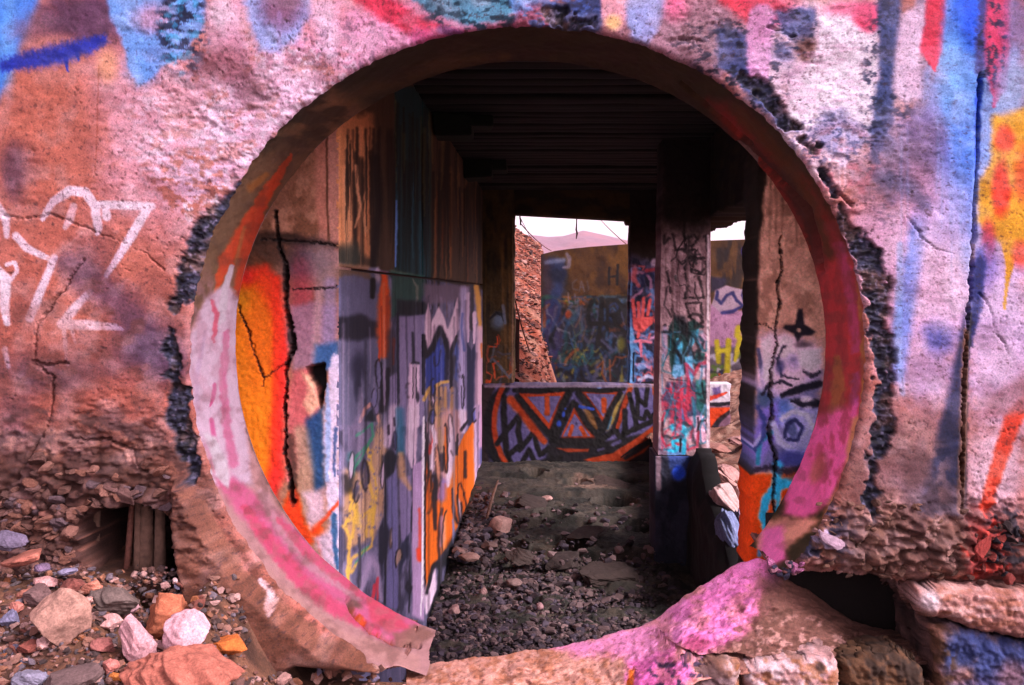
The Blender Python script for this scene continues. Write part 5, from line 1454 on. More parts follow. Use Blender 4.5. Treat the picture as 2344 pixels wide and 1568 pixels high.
def paint_stub(p):
    p.T = TQ
    p.poly([(580, 20), (790, 20), (785, 190), (585, 190)], (246, 216, 234), .97, 5, 3)
    p.poly([(620, 60), (690, 50), (700, 130), (640, 150)], (90, 70, 120), .8, 14, 12)
    p.line([(590, 150), (660, 130), (740, 100)], [40, 30, 16], (230, 78, 58), .9, .5)
    p.line([(580, 190), (680, 195), (790, 180)], [24, 34, 20], (28, 24, 36), .93, .4)
    p.poly([(580, 225), (780, 215), (740, 290), (650, 330), (590, 430), (575, 430)], (232, 84, 24), .97, 8, 5)
    p.line([(790, 230), (680, 320), (610, 440)], [20, 40, 50], (44, 34, 44), .9, .5)
relief_quad('parapet_wall', ((1560, 879), (1675, 879), (1668, 1010), (1560, 1010)), YR - .3, 90, 110, paint_stub, (150, 110, 130), 85, np.array([1.5, 1.2, 1.3]), M_IN, .25, .008,
            label='short white and orange parapet stub beyond the pillar, standing in daylight', cat='parapet', rag=4, ragsides='r')

# --- pillar on its plinth
def paint_pillar(p):
    p.wk, p.sk = 1.15, .35
    B, L, G, S = p.blob, p.line, p.poly, p.stain
    S(1570, 700, 80, 200, (136, 104, 112), .7, 16, 30, .05, .25)
    p.T = TR
    bk = (40, 32, 36)
    S(440, 300, 240, 500, (222, 176, 186), .6, 14, 26, .1, .2, seed=1)
    for pts in ([(440, 40), (430, 200), (460, 350), (500, 520)], [(340, 200), (360, 330), (440, 330), (440, 220)], [(460, 230), (520, 200), (550, 240), (500, 300), (450, 290)], [(470, 340), (540, 330), (520, 400), (460, 400), (440, 500)], [(500, 420), (600, 400), (630, 470), (580, 530), (500, 500), (520, 430)], [(560, 560), (590, 680), (600, 740)], [(440, 540), (470, 640), (440, 740)], [(290, 520), (310, 640), (320, 700)], [(440, 745), (600, 740)], [(450, 790), (580, 780), (590, 900)], [(450, 800), (480, 900), (560, 980), (600, 990)], [(330, 840), (350, 910), (340, 960)]):
        L(pts, 20, bk, .8, .5, 2, dry=.1)
    L([(360, 560), (370, 600)], [20, 14], (70, 80, 80), .7, .5)
    G([(300, 980), (360, 910), (440, 960), (520, 930), (600, 990), (560, 1010), (480, 1100), (460, 1250), (440, 1400), (330, 1420), (290, 1200)], (34, 62, 62), .93, 16, 10)
    G([(340, 900), (440, 900), (480, 1000), (470, 1120), (400, 1020)], (38, 36, 44), .8, 20, 12)
    B(270, 980, 18, 16, bk, .85, .5)
    G([(500, 1040), (560, 1010), (560, 1080), (500, 1160), (480, 1240), (470, 1180)], (92, 160, 190), .93, 10, 6)
    B(590, 1100, 44, 70, (206, 160, 186), .85, .5)
    B(390, 1150, 30, 40, (100, 176, 214), .95, .5); B(380, 1100, 14, 14, (110, 180, 214), .9, .5)
    L([(390, 1210), (380, 1290)], [40, 50], (96, 150, 196), .9, .5)
    L([(370, 1200), (430, 1300), (440, 1380)], [30, 34, 24], (30, 34, 40), .93, .4)
    L([(480, 1180), (520, 1290), (580, 1330)], [34, 34, 30], (26, 32, 36), .93, .4)
    G([(540, 1190), (620, 1220), (590, 1310), (540, 1330), (510, 1280)], (42, 84, 84), .9, 12, 8)
    G([(440, 1250), (500, 1240), (520, 1400), (500, 1480), (450, 1400)], (120, 174, 216), .93, 12, 6)
    G([(340, 1320), (420, 1310), (440, 1400), (360, 1440), (330, 1400)], (140, 176, 222), .93, 12, 6)
    G([(560, 1340), (640, 1330), (640, 1420), (580, 1420)], (220, 190, 214), .8, 12, 6)
    L([(270, 1000), (262, 1250)], [30, 36], (176, 150, 180), .8, .5)
    p.T = TQ
    G([(270, 20), (560, 20), (560, 280), (420, 340), (260, 300), (220, 160)], (64, 62, 92), .8, 20, 12)
    G([(500, 0), (575, 0), (570, 290), (500, 230)], (54, 104, 104), .9, 14, 8)
    rd = (176, 66, 88)
    for pts in ([(310, 40), (330, 200), (310, 340)], [(370, 0), (380, 120), (360, 260)], [(430, 0), (450, 120), (430, 230)], [(250, 190), (300, 230), (390, 200), (470, 140)], [(300, 100), (420, 140)]): L(pts, 40, rd, .85, .5, 2, dry=.1)
    L([(380, 240), (385, 330)], [30, 30], (86, 140, 200), .9, .4)
    G([(440, 290), (500, 280), (580, 290), (580, 500), (520, 500), (450, 480)], (230, 170, 196), .93, 10, 6)
    L([(512, 300), (520, 500)], 12, (60, 44, 60), .85, .5)
    cy = (72, 178, 214)
    L([(310, 370), (330, 400)], 36, cy, .9, .5); L([(380, 350), (400, 420), (380, 470)], [50, 60, 40], cy, .9, .5)
    G([(200, 450), (270, 430), (270, 600), (200, 600)], (130, 110, 130), .8, 12, 8)
    G([(270, 540), (420, 520), (420, 600), (270, 610)], (100, 140, 190), .8, 12, 8)
    p.T = (0, 0, 1)
    p.scrawl(1516, 760, 1618, 1030, [(26, 28, 34), (26, 28, 34), (50, 110, 130), (190, 60, 84), (110, 140, 170)], 46, 5, 51, .75, 34)
    p.scrawl(1520, 540, 1618, 760, [(40, 32, 36), (60, 50, 54)], 16, 4, 52, .8, 30)
    p.T = TQ
    # the letters S I near the foot of the shaft
    L([(350, 480), (310, 490), (320, 520), (350, 540), (330, 566), (280, 560)], [20, 24, 26, 26, 24, 16], cy, .95, .3)
    L([(404, 480), (400, 580)], [30, 24], cy, .95, .3)
    L([(375, 470), (372, 570)], [14, 12], (26, 28, 36), .9, .4)
    L([(170, 600), (440, 602)], 8, (24, 20, 24), .8, .5)
    p.T = (0, 0, 1)
    G([(1480, 280), (1660, 280), (1660, 500), (1600, 540), (1500, 530)], (44, 34, 32), .97, 40, 14)  # shade under the ceiling, painted onto the head of the shaft
    L([(1621, 540), (1620, 1040)], 5, (244, 206, 220), .8, .5)  # bright lit right edge, painted as a thin line
    p.streaks(1520, 530, 1620, 740, (110, 84, 88), .5, 12, 5, 2)
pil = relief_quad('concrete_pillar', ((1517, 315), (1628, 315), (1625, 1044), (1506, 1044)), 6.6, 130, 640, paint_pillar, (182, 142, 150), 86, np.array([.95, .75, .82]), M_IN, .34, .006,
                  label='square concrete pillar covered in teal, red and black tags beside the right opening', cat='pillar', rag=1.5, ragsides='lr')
def paint_plinth(p):
    p.stain(1560, 1160, 80, 160, (24, 24, 34), .85, 20, 40, 0, .3)
    p.T = TQ
    p.poly([(270, 600), (440, 600), (430, 700), (290, 700)], (50, 60, 100), .9, 16, 10)
    p.blob(360, 740, 44, 50, (60, 96, 220), .95, .6)
    p.line([(200, 620), (200, 860)], [44, 40], (116, 92, 100), .8, .5)
relief_quad('plinth', ((1500, 1046), (1592, 1046), (1606, 1310), (1500, 1310)), 6.57, 70, 170, paint_plinth, (40, 38, 50), 87, G_FAR * .8, M_IN, .4, .008, parent=pil, rag=4, ragsides='r')

# --- wall standing outside, beyond the openings
YX = 14.0
def paint_exterior(p):
    p.wk, p.sk = 1.15, .3
    B, L, G, S = p.blob, p.line, p.poly, p.stain
    S(1450, 650, 300, 140, (70, 48, 24), .6, 26, 60, .05, .3)
    S(1450, 620, 300, 120, (166, 116, 60), .4, 20, 40, .15, .25, seed=2)
    G([(1230, 720), (1450, 690), (1450, 900), (1230, 900)], (44, 46, 58), .9, 30, 20)
    G([(1236, 580), (1294, 600), (1290, 900), (1236, 900)], (84, 66, 84), .85, 12, 8)
    G([(1240, 700), (1280, 660), (1276, 880), (1244, 880)], (78, 70, 118), .8, 14, 10)
    p.scrawl(1240, 680, 1440, 885, [(70, 110, 150), (180, 100, 60), (30, 30, 38), (110, 104, 130), (60, 76, 120), (50, 96, 96), (150, 140, 150), (26, 26, 34), (170, 150, 80)], 150, 5, 12, .8, 26)
    G([(1258, 590), (1296, 592), (1296, 650), (1290, 690), (1262, 690)], (66, 84, 126), .75, 12, 10)
    L([(1250, 600), (1290, 594)], [8, 10], (160, 160, 190), .7, .5)
    L([(1298, 580), (1304, 592), (1302, 610), (1290, 612)], [7, 9, 8, 5], (176, 156, 176), .8, .4)
    B(1276, 630, 18, 16, (36, 40, 60), .7, .6)
    p.T = TB
    lt = (126, 112, 130)
    L([(860, 560), (830, 580), (832, 620), (862, 630)], 10, lt, .6, .5); L([(876, 640), (892, 570), (912, 640)], 10, lt, .6, .5); L([(884, 610), (904, 612)], 8, lt, .5, .5); L([(930, 570), (940, 630)], 10, lt, .6, .5)
    bk = (30, 26, 24)
    L([(1080, 480), (1078, 590)], 14, bk, .93, .4); L([(1138, 460), (1134, 590)], 14, bk, .93, .4); L([(1078, 545), (1138, 530)], 12, bk, .93, .4)
    L([(800, 650), (806, 720), (830, 720)], 10, (150, 130, 140), .7, .5); L([(846, 660), (850, 720), (880, 700)], 10, (140, 124, 140), .7, .5)
    L([(960, 710), (936, 780), (940, 860), (1050, 860)], 24, bk, .95, .35); L([(1030, 690), (1024, 840), (1000, 1000)], 26, bk, .95, .35)
    L([(1060, 700), (1120, 700), (1170, 740), (1140, 790), (1090, 800)], 20, bk, .93, .4); L([(1070, 700), (1066, 900)], 20, bk, .9, .4); L([(1100, 800), (1130, 870), (1190, 920)], 18, bk, .93, .4)
    B(800, 800, 22, 30, (206, 84, 40), .9, .5)
    B(1160, 1000, 26, 50, (140, 130, 60), .8, .6); B(860, 860, 70, 90, (96, 100, 120), .5, .7)
    L([(1000, 1160), (1040, 1120), (1030, 1200), (1060, 1260)], 12, (176, 96, 50), .7, .5); L([(1085, 1110), (1085, 1250)], 12, (170, 90, 50), .7, .5)
    L([(870, 1140), (900, 1080), (920, 1140), (960, 1080)], 10, (60, 110, 120), .7, .5)
    p.T = TR
    S(820, 450, 180, 230, (60, 44, 36), .8, 10, 50, .1, .2, seed=3)
    L([(740, 340), (740, 480)], [50, 40], (54, 40, 38), .85, .6); L([(795, 340), (790, 420)], [40, 30], (54, 40, 38), .85, .6)
    B(940, 350, 20, 40, (80, 70, 190), .9, .5)
    G([(660, 560), (800, 570), (770, 660), (660, 700)], (56, 48, 80), .85, 20, 14)
    G([(640, 790), (1000, 860), (1000, 1180), (620, 1170)], (226, 160, 196), .93, 16, 12)
    S(790, 1000, 160, 160, (150, 104, 130), .6, 10, 12, .15, .2, seed=4)
    # pale bubble tag with a dark outline
    G([(700, 680), (790, 640), (960, 670), (1000, 800), (860, 860), (740, 870), (670, 800)], (222, 178, 196), .97, 8, 6)
    L([(720, 690), (710, 750), (750, 790), (800, 720), (850, 700), (880, 760), (950, 820)], 24, (60, 58, 110), .93, .35)
    L([(760, 870), (850, 860), (940, 810)], [26, 28, 18], (64, 62, 120), .93, .4); L([(950, 660), (930, 720), (960, 780)], 20, (64, 60, 110), .9, .4)
    # yellow H
    G([(640, 1150), (1000, 1150), (1000, 1560), (620, 1560)], (120, 110, 140), .7, 20, 14)
    p.scrawl(1621, 790, 1706, 900, [(150, 170, 210), (40, 36, 50), (220, 110, 60), (130, 140, 60), (230, 200, 214), (90, 110, 150)], 60, 4, 31, .85, 12) if False else None
    for k, c in enumerate([(40, 36, 50), (150, 170, 210), (200, 90, 60), (110, 130, 60), (222, 196, 214), (70, 90, 150)] * 4):
        rr = random.Random(k); x, y = rr.uniform(640, 900), rr.uniform(1240, 1480)
        L([(x, y), (x + rr.uniform(-60, 60), y + rr.uniform(-40, 40)), (x + rr.uniform(-80, 80), y + rr.uniform(-60, 60))], rr.uniform(12, 30), c, .85, .45)
    yl = (236, 200, 30)
    L([(715, 1120), (722, 1200), (730, 1290)], [36, 40, 32], yl, .97, .35); L([(815, 1110), (806, 1250), (800, 1400), (805, 1480)], [36, 38, 44, 60], yl, .97, .35); L([(720, 1200), (815, 1190)], 34, yl, .97, .35)
    L([(900, 1000), (890, 1060), (916, 1100), (890, 1200), (870, 1280)], [40, 44, 40, 40, 20], yl, .95, .4)
    L([(740, 1400), (740, 1480)], 18, (230, 100, 40), .95, .4)
    B(870, 1440, 34, 60, (190, 60, 60), .85, .6)
    B(680, 1440, 40, 50, (120, 130, 60), .8, .6)
ucurve = np.linspace(1238, 2050, 420)
topv = np.interp(ucurve, [1238, 1270, 1300, 1350, 1440, 1620, 1705, 2050], [581, 573, 569, 564, 558, 551, 548, 545])
tv = np.linspace(0, 1, 230)
U = np.broadcast_to(ucurve[:, None], (420, 230)); V = topv[:, None] * (1 - tv) + 985 * tv
d = .012 * fbm(U / 30, V / 30, 4, 360)
bow = .9 * ((U - 1238) / 812.0 - .5) ** 2            # the wall is gently curved like a tank
P = to_world(U, V, YX); P[..., 1] += bow - d
# keep the curve seen from the passage: push points along their sight lines to the curved face
p = Paint(U, V, (116, 80, 42), 88); paint_exterior(p)
ext = solid_sheet('tank_wall', P, grid_quads(420, 230), p.albedo(np.array([2.8, 2.25, 2.3])), M_FAR, (0, .35, 0))
tag(ext, 'tall brown concrete wall standing outside, dense with old tags below its bare top', 'wall')

# --- hillside, distant mountain, post, wires
hx = np.linspace(-9, 3.5, 200); hy = np.linspace(10.4, 46, 320)
HX, HY = np.meshgrid(hx, hy, indexing='ij')
def hill_z(x, y):
    z = E - 2.3 + .115 * np.minimum(y, 31) - .25 * np.maximum(y - 31, 0) - .6 * x
    x = np.asarray(x, float)
    z = z - 2.6 * np.maximum(x + .13 * (y / 14) + .02, 0)
    led = fbm(x * .9 + y * .35, y * 1.6 - x * .5, 4, 370)
    return np.maximum(z, -.1) + .16 * led + .07 * np.abs(fbm(x * 3, y * 4, 3, 371)) + .05 * fbm(x * 8, y * 8, 2, 372)
HZ = hill_z(HX, HY)
ph = Paint(HX * 40, HY * 40, (206, 120, 96), 91)
ph.stain(-100, 1000, 600, 1200, (150, 78, 60), .7, 16, 10, .0, .25)
ph.stain(-100, 1000, 600, 1200, (240, 178, 160), .7, 9, 6, .15, .2, seed=2)
ph.stain(-100, 1000, 600, 1200, (100, 54, 48), .6, 7, 5, .28, .14, seed=3)
hl_o = link('hillside', mesh_np('hillside', np.stack([HX, HY, HZ], -1), grid_quads(200, 320), ph.albedo((2.3, 1.95, 2.0))), M_HILL)
tag(hl_o, kind='structure')
rs = np.random.RandomState(8)
pts, szs = [], []
for _ in range(5200):
    y = rs.uniform(10.6, 32); px_ = rs.uniform(1100, 1260); x = (px_ - VX) / FPX * y
    pts.append(np.array([x, y, hill_z(np.array(x), np.array(y)) + .01])); szs.append(rs.uniform(.02, .085) * (y / 16) ** .6 * rs.uniform(.4, 1))
scatter('hillside_stones', pts, szs, [(220, 140, 116), (170, 92, 72), (240, 186, 170), (130, 76, 64), (206, 130, 110), (90, 54, 50)], M_HILL, 12, 1, flat=(.2, .45), gain=2.1)

mx = np.linspace(-420, 420, 240); my = np.linspace(900, 1500, 60)
MX, MY = np.meshgrid(mx, my, indexing='ij')
ridge_px = [900, 1100, 1180, 1215, 1255, 1290, 1335, 1380, 1440, 1520, 1650, 1900]
ridge_py = [590, 556, 540, 531, 536, 534, 521, 531, 545, 566, 590, 600]
YM = 1250.0
rz = np.interp(MX[:, 0], [(q - VX) / FPX * YM for q in ridge_px], [E - (q - VY) / FPX * YM for q in ridge_py])
fall = 1 - np.abs(MY - YM) / 360
MZ = rz[:, None] * np.clip(fall, 0, 1) ** .8 + (8 * fbm(MX / 40 + 3, MY / 60, 4, 380) + 5 * np.abs(fbm(MX / 22 + MY / 60, MY / 90, 3, 381))) * sstep(0, .5, fall) * sstep(1.0, .8, fall)
pm = Paint(MX, MY, (168, 104, 118), 92)
pm.stain(0, 1200, 600, 500, (128, 84, 110), .6, 60, 90, .05, .25)
mt = link('mountain', mesh_np('mountain', np.stack([MX, MY, MZ - 3], -1), grid_quads(240, 60), pm.albedo((1.9, 1.6, 1.65))), M_MOUNT)
tag(mt, kind='structure')

# thin desert air between here and the mountain
def haze_box(density):
    m = bpy.data.materials.new('haze'); m.use_nodes = True
    nt = m.node_tree; nt.nodes.clear()
    out = nt.nodes.new('ShaderNodeOutputMaterial'); pv = nt.nodes.new('ShaderNodeVolumePrincipled')
    pv.inputs['Color'].default_value = (.95, .86, .93, 1); pv.inputs['Density'].default_value = density; pv.inputs['Anisotropy'].default_value = .2
    nt.links.new(pv.outputs[0], out.inputs['Volume'])
    o = box('haze', -3100, 3100, -3100, 3100, -1.6, 130, m)
    tag(o, kind='stuff')
    return o
haze_box(.0003)

def tube(name, pts, rad, mat, parent=None, seg=6):
    pts = [np.array(q, float) for q in pts]
    V, Q = [], []
    for i, q in enumerate(pts):
        t = pts[min(i + 1, len(pts) - 1)] - pts[max(i - 1, 0)]; t /= np.linalg.norm(t) + 1e-9
        a = np.cross(t, [.3, .2, 1]); a /= np.linalg.norm(a) + 1e-9; b = np.cross(t, a)
        r = rad[i] if isinstance(rad, (list, tuple)) else rad
        for k in range(seg):
            w = 2 * math.pi * k / seg
            V.append(q + r * (math.cos(w) * a + math.sin(w) * b))
    for i in range(len(pts) - 1):
        for k in range(seg):
            Q.append((i * seg + k, i * seg + (k + 1) % seg, (i + 1) * seg + (k + 1) % seg, (i + 1) * seg + k))
    tr = [(0, k + 1, k) for k in range(1, seg - 1)] + [((len(pts) - 1) * seg, (len(pts) - 1) * seg + k, (len(pts) - 1) * seg + k + 1) for k in range(1, seg - 1)]
    return link(name, mesh_np(name, V, np.array(Q), None, True, np.array(tr)), mat, parent)

def sag(a, b, n=10, s=.0):
    a, b = np.array(a), np.array(b)
    return [a + (b - a) * t + np.array([0, 0, -4 * s * t * (1 - t)]) for t in np.linspace(0, 1, n)]
ys = YR + .16
o = tube('reinforcing_rod', [W(1191, 480, ys), W(1190, 497, ys), W(1192, 506, ys), W(1191, 516, ys)], [.007, .007, .010, .006], M_RUST)
tag(o, 'short rusty rod hanging from the lintel by the left jamb', 'rod', 'rods hanging in the far opening')
o = tube('reinforcing_rod', [W(1320, 484, ys), W(1320, 510, ys), W(1319, 526, ys), W(1321, 534, ys), W(1319, 547, ys)], [.007, .006, .009, .010, .004], M_RUST)
tag(o, 'longer rusty rod hanging at the middle of the lintel', 'rod', 'rods hanging in the far opening')
o = tube('cable', sag(W(1192, 512, ys), W(1262, 574, YX + .5), 12, .03), .0055, M_RUST)
tag(o, 'thin dark cable from the left jamb down to the tank wall', 'cable', 'cables crossing the far opening')
o = tube('cable', sag(W(1191, 498, ys), W(1240, 586, YX + 1), 12, .02), .0035, M_RUST)
tag(o, 'thinner cable from the left jamb ending lower at the wall corner', 'cable', 'cables crossing the far opening')
o = tube('cable', sag(W(1372, 500, YX + 8), W(1442, 566, YX + .7), 10, .02), .008, M_RUST)
tag(o, 'dark cable slanting down across the mountain at the right of the opening', 'cable', 'cables crossing the far opening')
o = tube('cable', sag(W(1180, 690, YR + .4), W(1220, 820, 12.2), 14, .06), .009, M_RUST)
tag(o, 'black cable drooping in front of the rocky hillside', 'cable', 'cables crossing the far opening')
o = relief_quad('wooden_post', ((1178, 728), (1189, 732), (1188, 884), (1178, 884)), YR + .9, 12, 80, lambda p: p.streaks(1176, 728, 1190, 884, (30, 20, 20), .6, 6, 4, 1), (76, 48, 40), 95, np.array([1, 1, 1]), M_IN, .08, .006,
                label='dark wooden post standing at the foot of the hillside', cat='post')

# --- rubble bank outside the right opening
bx, by = np.meshgrid(np.linspace(.93, 4.2, 190), np.linspace(4.3, 13.6, 300), indexing='ij')
def bank_z(x, y):
    top = E - 1.36 + .10 * fbm(x * 2.2, y * 2.2, 4, 390) + .07 * np.abs(fbm(x * 6, y * 6, 3, 391))
    ramp = sstep(4.5, 6.8, y + .6 * (x - 1.0))
    return (-.1) * (1 - ramp) + (top + .35 * sstep(1.3, 3, x)) * ramp
bz = bank_z(bx, by)
pb = Paint(bx * 250, by * 250, (170, 122, 110), 96)
pb.stain(600, 2200, 1500, 2500, (110, 74, 66), .7, 24, 24, 0, .25); pb.stain(600, 2200, 1500, 2500, (226, 180, 166), .6, 14, 14, .15, .2, seed=2)
bo = link('rubble_bank', mesh_np('rubble_bank', np.stack([bx, by, bz], -1), grid_quads(190, 300), pb.albedo((1.8, 1.45, 1.55))), M_EARTH)
tag(bo, kind='structure')
SLABS = [  # px, py, Y, w, h, depth, colour, rotation, label
    (1640, 1092, 6.5, 120, 44, .40, (216, 168, 158), -32, 'long pale boulder leaning highest on the rubble bank'),
    (1672, 1086, 7.0, 74, 34, .35, (206, 158, 150), -30, 'flat pinkish boulder right behind the dark jamb, upper bank'),
    (1618, 1124, 6.3, 40, 66, .26, (190, 142, 132), 34, 'small pointed pale stone sticking out over the dark low wall'),
    (1662, 1150, 6.0, 62, 110, .36, (232, 196, 190), 16, 'big whitish boulder in the middle of the rubble bank'),
    (1694, 1140, 6.15, 40, 90, .3, (220, 178, 172), 12, 'narrow pale boulder half hidden by the dark jamb'),
    (1670, 1240, 5.55, 58, 150, .34, (140, 156, 200), 8, 'tall bluish slab of broken concrete at the foot of the bank'),
    (1697, 1245, 5.75, 30, 150, .3, (170, 160, 190), 4, 'thin grey slab squeezed between the bluish slab and the jamb'),
    (1690, 1008, 8.4, 60, 20, .3, (206, 156, 150), -4, 'low flat rock beneath the tags of the tank wall'),
    (1640, 1025, 8.2, 70, 22, .3, (176, 124, 110), -8, 'brown rock behind the pillar at the top of the bank'),
]
for k, (px_, py_, Y_, w_, h_, dp, c_, rz_2, lab) in enumerate(SLABS):
    o = lump('boulder', px_, py_, Y_, w_, h_, dp, c_, 500 + k, None, sub=4, cuts=10, rough=.07, rz=rz_2)
    tag(o, lab, 'boulder', 'boulders on the rubble bank outside the right opening')
# ------------------------------------------------------------------ loose stone in the passage
rs = np.random.RandomState(77)
pts, szs = [], []
for _ in range(9000):
    py_ = rs.uniform(1285, 1760); px_ = rs.uniform(940, 1560)
    h = .01
    q = floor_pt(px_, py_, h)
    if q[0] < XL + .02 or q[0] > .86: continue
    if rs.uniform() > sstep(1600, 1380, px_ - (py_ - 1290) * .25): continue
    pts.append(q + np.array([0, 0, rs.uniform(-.005, .02)])); szs.append(.007 + .032 * rs.uniform() ** 2.2)
for _ in range(700):                                    # rubble along the foot of the left wall and over the slab
    py_ = 1090 + 200 * rs.uniform() ** .7; Yq = 1.75 * FPX / (py_ - VY)
    x = XL + abs(rs.normal(0, .16)) + .03
    if x > .7: continue
    pts.append(np.array([x, Yq, FZ0 + .07 + rs.uniform(-.01, .04)])); szs.append(rs.uniform(.010, .045))
for _ in range(420):
    py_ = rs.uniform(1095, 1290); q = floor_pt(rs.uniform(1110, 1500), py_, .09)
    pts.append(q); szs.append(.005 + .045 * rs.uniform() ** 4)
gv = scatter('gravel', pts, szs, [(112, 96, 98), (138, 116, 116), (88, 76, 84), (160, 134, 132), (104, 94, 108), (70, 60, 66)], M_GRAVEL, 21, 1, gain=1.7)

PASS = [  # px, py, size px, colour, label
    (1143, 1190, 58, 52, (206, 164, 152), 'square pale concrete block lying beside the left wall'),
    (1252, 1138, 26, 14, (200, 160, 150), 'small pale chip on the slab behind the round holes'),
    (1040, 1390, 30, 26, (190, 152, 146), 'pinkish stone at the foot of the painted left wall'),
    (1105, 1352, 22, 24, (176, 140, 136), 'upright stone standing in the passage gravel'),
    (1020, 1240, 20, 16, (190, 160, 160), 'pale pebble against the end of the left wall'),
    (1050, 1258, 34, 18, (150, 120, 114), 'brown stone where gravel meets the broken slab'),
    (1075, 1272, 60, 16, (166, 132, 122), 'long flat stone at the edge of the slab'),
    (1235, 1385, 20, 22, (190, 150, 150), 'round pinkish stone alone in the right of the gravel'),
    (1175, 1330, 40, 20, (150, 124, 118), 'flat grey stone in the middle of the gravel'),
    (1120, 1245, 40, 20, (120, 96, 90), 'dark flat stone just in front of the square block'),
]
for k, (px_, py_, w_, h_, c_, lab) in enumerate(PASS):
    q = floor_pt(px_, py_ + h_ * .45, .03 if py_ > 1285 else .10)
    v, f = rock_verts(640 + k, 3, 14 if k == 0 else 9, .03 if k == 0 else .06, .5 if k == 0 else .6, .72 if k == 0 else .9)
    if k == 0:
        v = np.sign(v) * np.abs(v) ** .45; v *= .8
        v = v @ np.array([[math.cos(.5), math.sin(.5), 0], [-math.sin(.5), math.cos(.5), 0], [0, 0, 1]]).T
        v = v @ np.array([[math.cos(.25), 0, math.sin(.25)], [0, 1, 0], [-math.sin(.25), 0, math.cos(.25)]]).T
    s = q[1] / FPX / 2
    v = v * np.array([w_ * s, w_ * s * .9, h_ * s])
    o = link('stone_block' if k == 0 else 'stone', mesh_np('stone', v, None, None, True, f), M_ROCK, None, (q[0], q[1], q[2] + h_ * s * .5))
    o.color = (*(lin(rgb(c_)) / 2.0), 1)
    tag(o, lab, 'block' if k == 0 else 'stone', None if k == 0 else 'stones on the passage floor')
PLATES = [  # px, py, width px, depth m, colour, turn, label
    (1400, 1318, 150, .42, (92, 78, 72), .35, 'large flat broken plate at the right edge of the passage gravel'),
    (1290, 1290, 110, .30, (84, 72, 68), -.25, 'flat broken plate in the middle, where slab meets gravel'),
    (1190, 1276, 90, .26, (96, 82, 76), .15, 'smaller flat plate left of the middle one at the slab edge'),
    (1350, 1222, 120, .40, (88, 76, 70), -.5, 'tilted flat plate lying on the slab among the round holes'),
    (1215, 1160, 90, .45, (84, 72, 66), .5, 'flat plate on the slab behind the square block'),
    (1400, 1118, 110, .6, (104, 88, 80), .1, 'pale flat plate far back before the grinning face'),
]
for k, (px_, py_, w_, dp_, c_, tr_, lab) in enumerate(PLATES):
    q = floor_pt(px_, py_, .09 if py_ < 1285 else .05)
    v, f = rock_verts(700 + k, 4, 16, .10, .38, .8)
    v = v * np.array([w_ * q[1] / FPX / 2, dp_ / 2, .040]) * 1.25
    ca, sa = math.cos(tr_), math.sin(tr_)
    v = np.stack([v[:, 0] * ca - v[:, 1] * sa, v[:, 0] * sa + v[:, 1] * ca, v[:, 2] + .10 * v[:, 0] * (1 if k % 2 else -1) + .12 * v[:, 1]], 1)
    o = link('broken_plate', mesh_np('broken_plate', v, None, None, False, f), M_ROCK, None, tuple(q + np.array([0, 0, .01])))
    o.color = (*(lin(rgb(c_)) / 2.7), 1)
    tag(o, lab, 'slab', 'broken plates on the passage floor')
o = tube('wooden_stick', [floor_pt(1112, 1196, .08), floor_pt(1120, 1165, .16), W(1130, 1130, 8.2), W(1140, 1100, 8.5)], [.010, .012, .010, .008], M_WOOD)
tag(o, 'thin wooden stick leaning behind the square block', 'stick')

# ------------------------------------------------------------------ broken sill: the pink heap that closes the ring at the right
cx_ = [960, 1000, 1080, 1150, 1220, 1300, 1360, 1420, 1470, 1510, 1540, 1570, 1620, 1680, 1735, 1770, 1800, 1850, 1900, 1960, 2030, 2100, 2140]
cy_ = [1530, 1514, 1506, 1497, 1490, 1476, 1464, 1446, 1430, 1408, 1384, 1362, 1330, 1296, 1274, 1286, 1322, 1352, 1392, 1424, 1440, 1446, 1452]
cY = [2.75, 2.75, 2.75, 2.75, 2.75, 2.76, 2.76, 2.76, 2.77, 2.77, 2.77, 2.77, 2.77, 2.76, 2.75, 2.75, 2.76, 2.80, 2.84, 2.86, 2.88, 2.88, 2.88]
mu = np.linspace(930, 2150, 420)
crest = np.interp(mu, cx_, cy_) + 4 * fbm(mu / 18, mu * 0, 3, 400) + 3 * fbm(mu / 60, mu * 0, 2, 401)
cyd = np.interp(mu, cx_, cY)
front = np.interp(mu, [930, 1400, 1600, 1800, 2150], [1660, 1680, 1560, 1530, 1520])
fY = np.interp(mu, [930, 1400, 1560, 1600, 1900, 2150], [2.36, 2.34, 2.36, 2.42, 2.56, 2.66])
nS = 130
ss = np.concatenate([np.linspace(0, 1, nS - 30), 1 + np.linspace(.03, 1, 30)])
MU = np.broadcast_to(mu[:, None], (420, nS)); SS = np.broadcast_to(ss[None], (420, nS))
s1 = np.clip(SS, 0, 1); s2 = np.clip(SS - 1, 0, 1)
bul = np.sin(s1 * math.pi) * .5
MV = front[:, None] + (crest - front)[:, None] * s1
csm = np.interp(mu, cx_, cy_)
csm = np.convolve(np.pad(csm, 12, mode='edge'), np.ones(25) / 25, 'valid')
se = np.clip((front[:, None] - MV) / (front - csm)[:, None], 0, 1.1)
MYY = fY[:, None] + (cyd - fY)[:, None] * (se ** 1.25)
Pm = to_world(MU, MV, MYY)
Pm[..., 1] += s2 * .55; Pm[..., 2] -= s2 * 1.0
nn = .013 * fbm(MU / 40, MV / 30 - SS * 9, 4, 402) + .006 * fbm(MU / 11, MV / 9 - SS * 22, 3, 403) + .018 * np.abs(fbm(MU / 70, MV / 50, 3, 404))
nn *= np.minimum(1, .35 + 2 * np.abs(1 - SS))
Pm[..., 1] -= nn; Pm[..., 2] += nn * .6
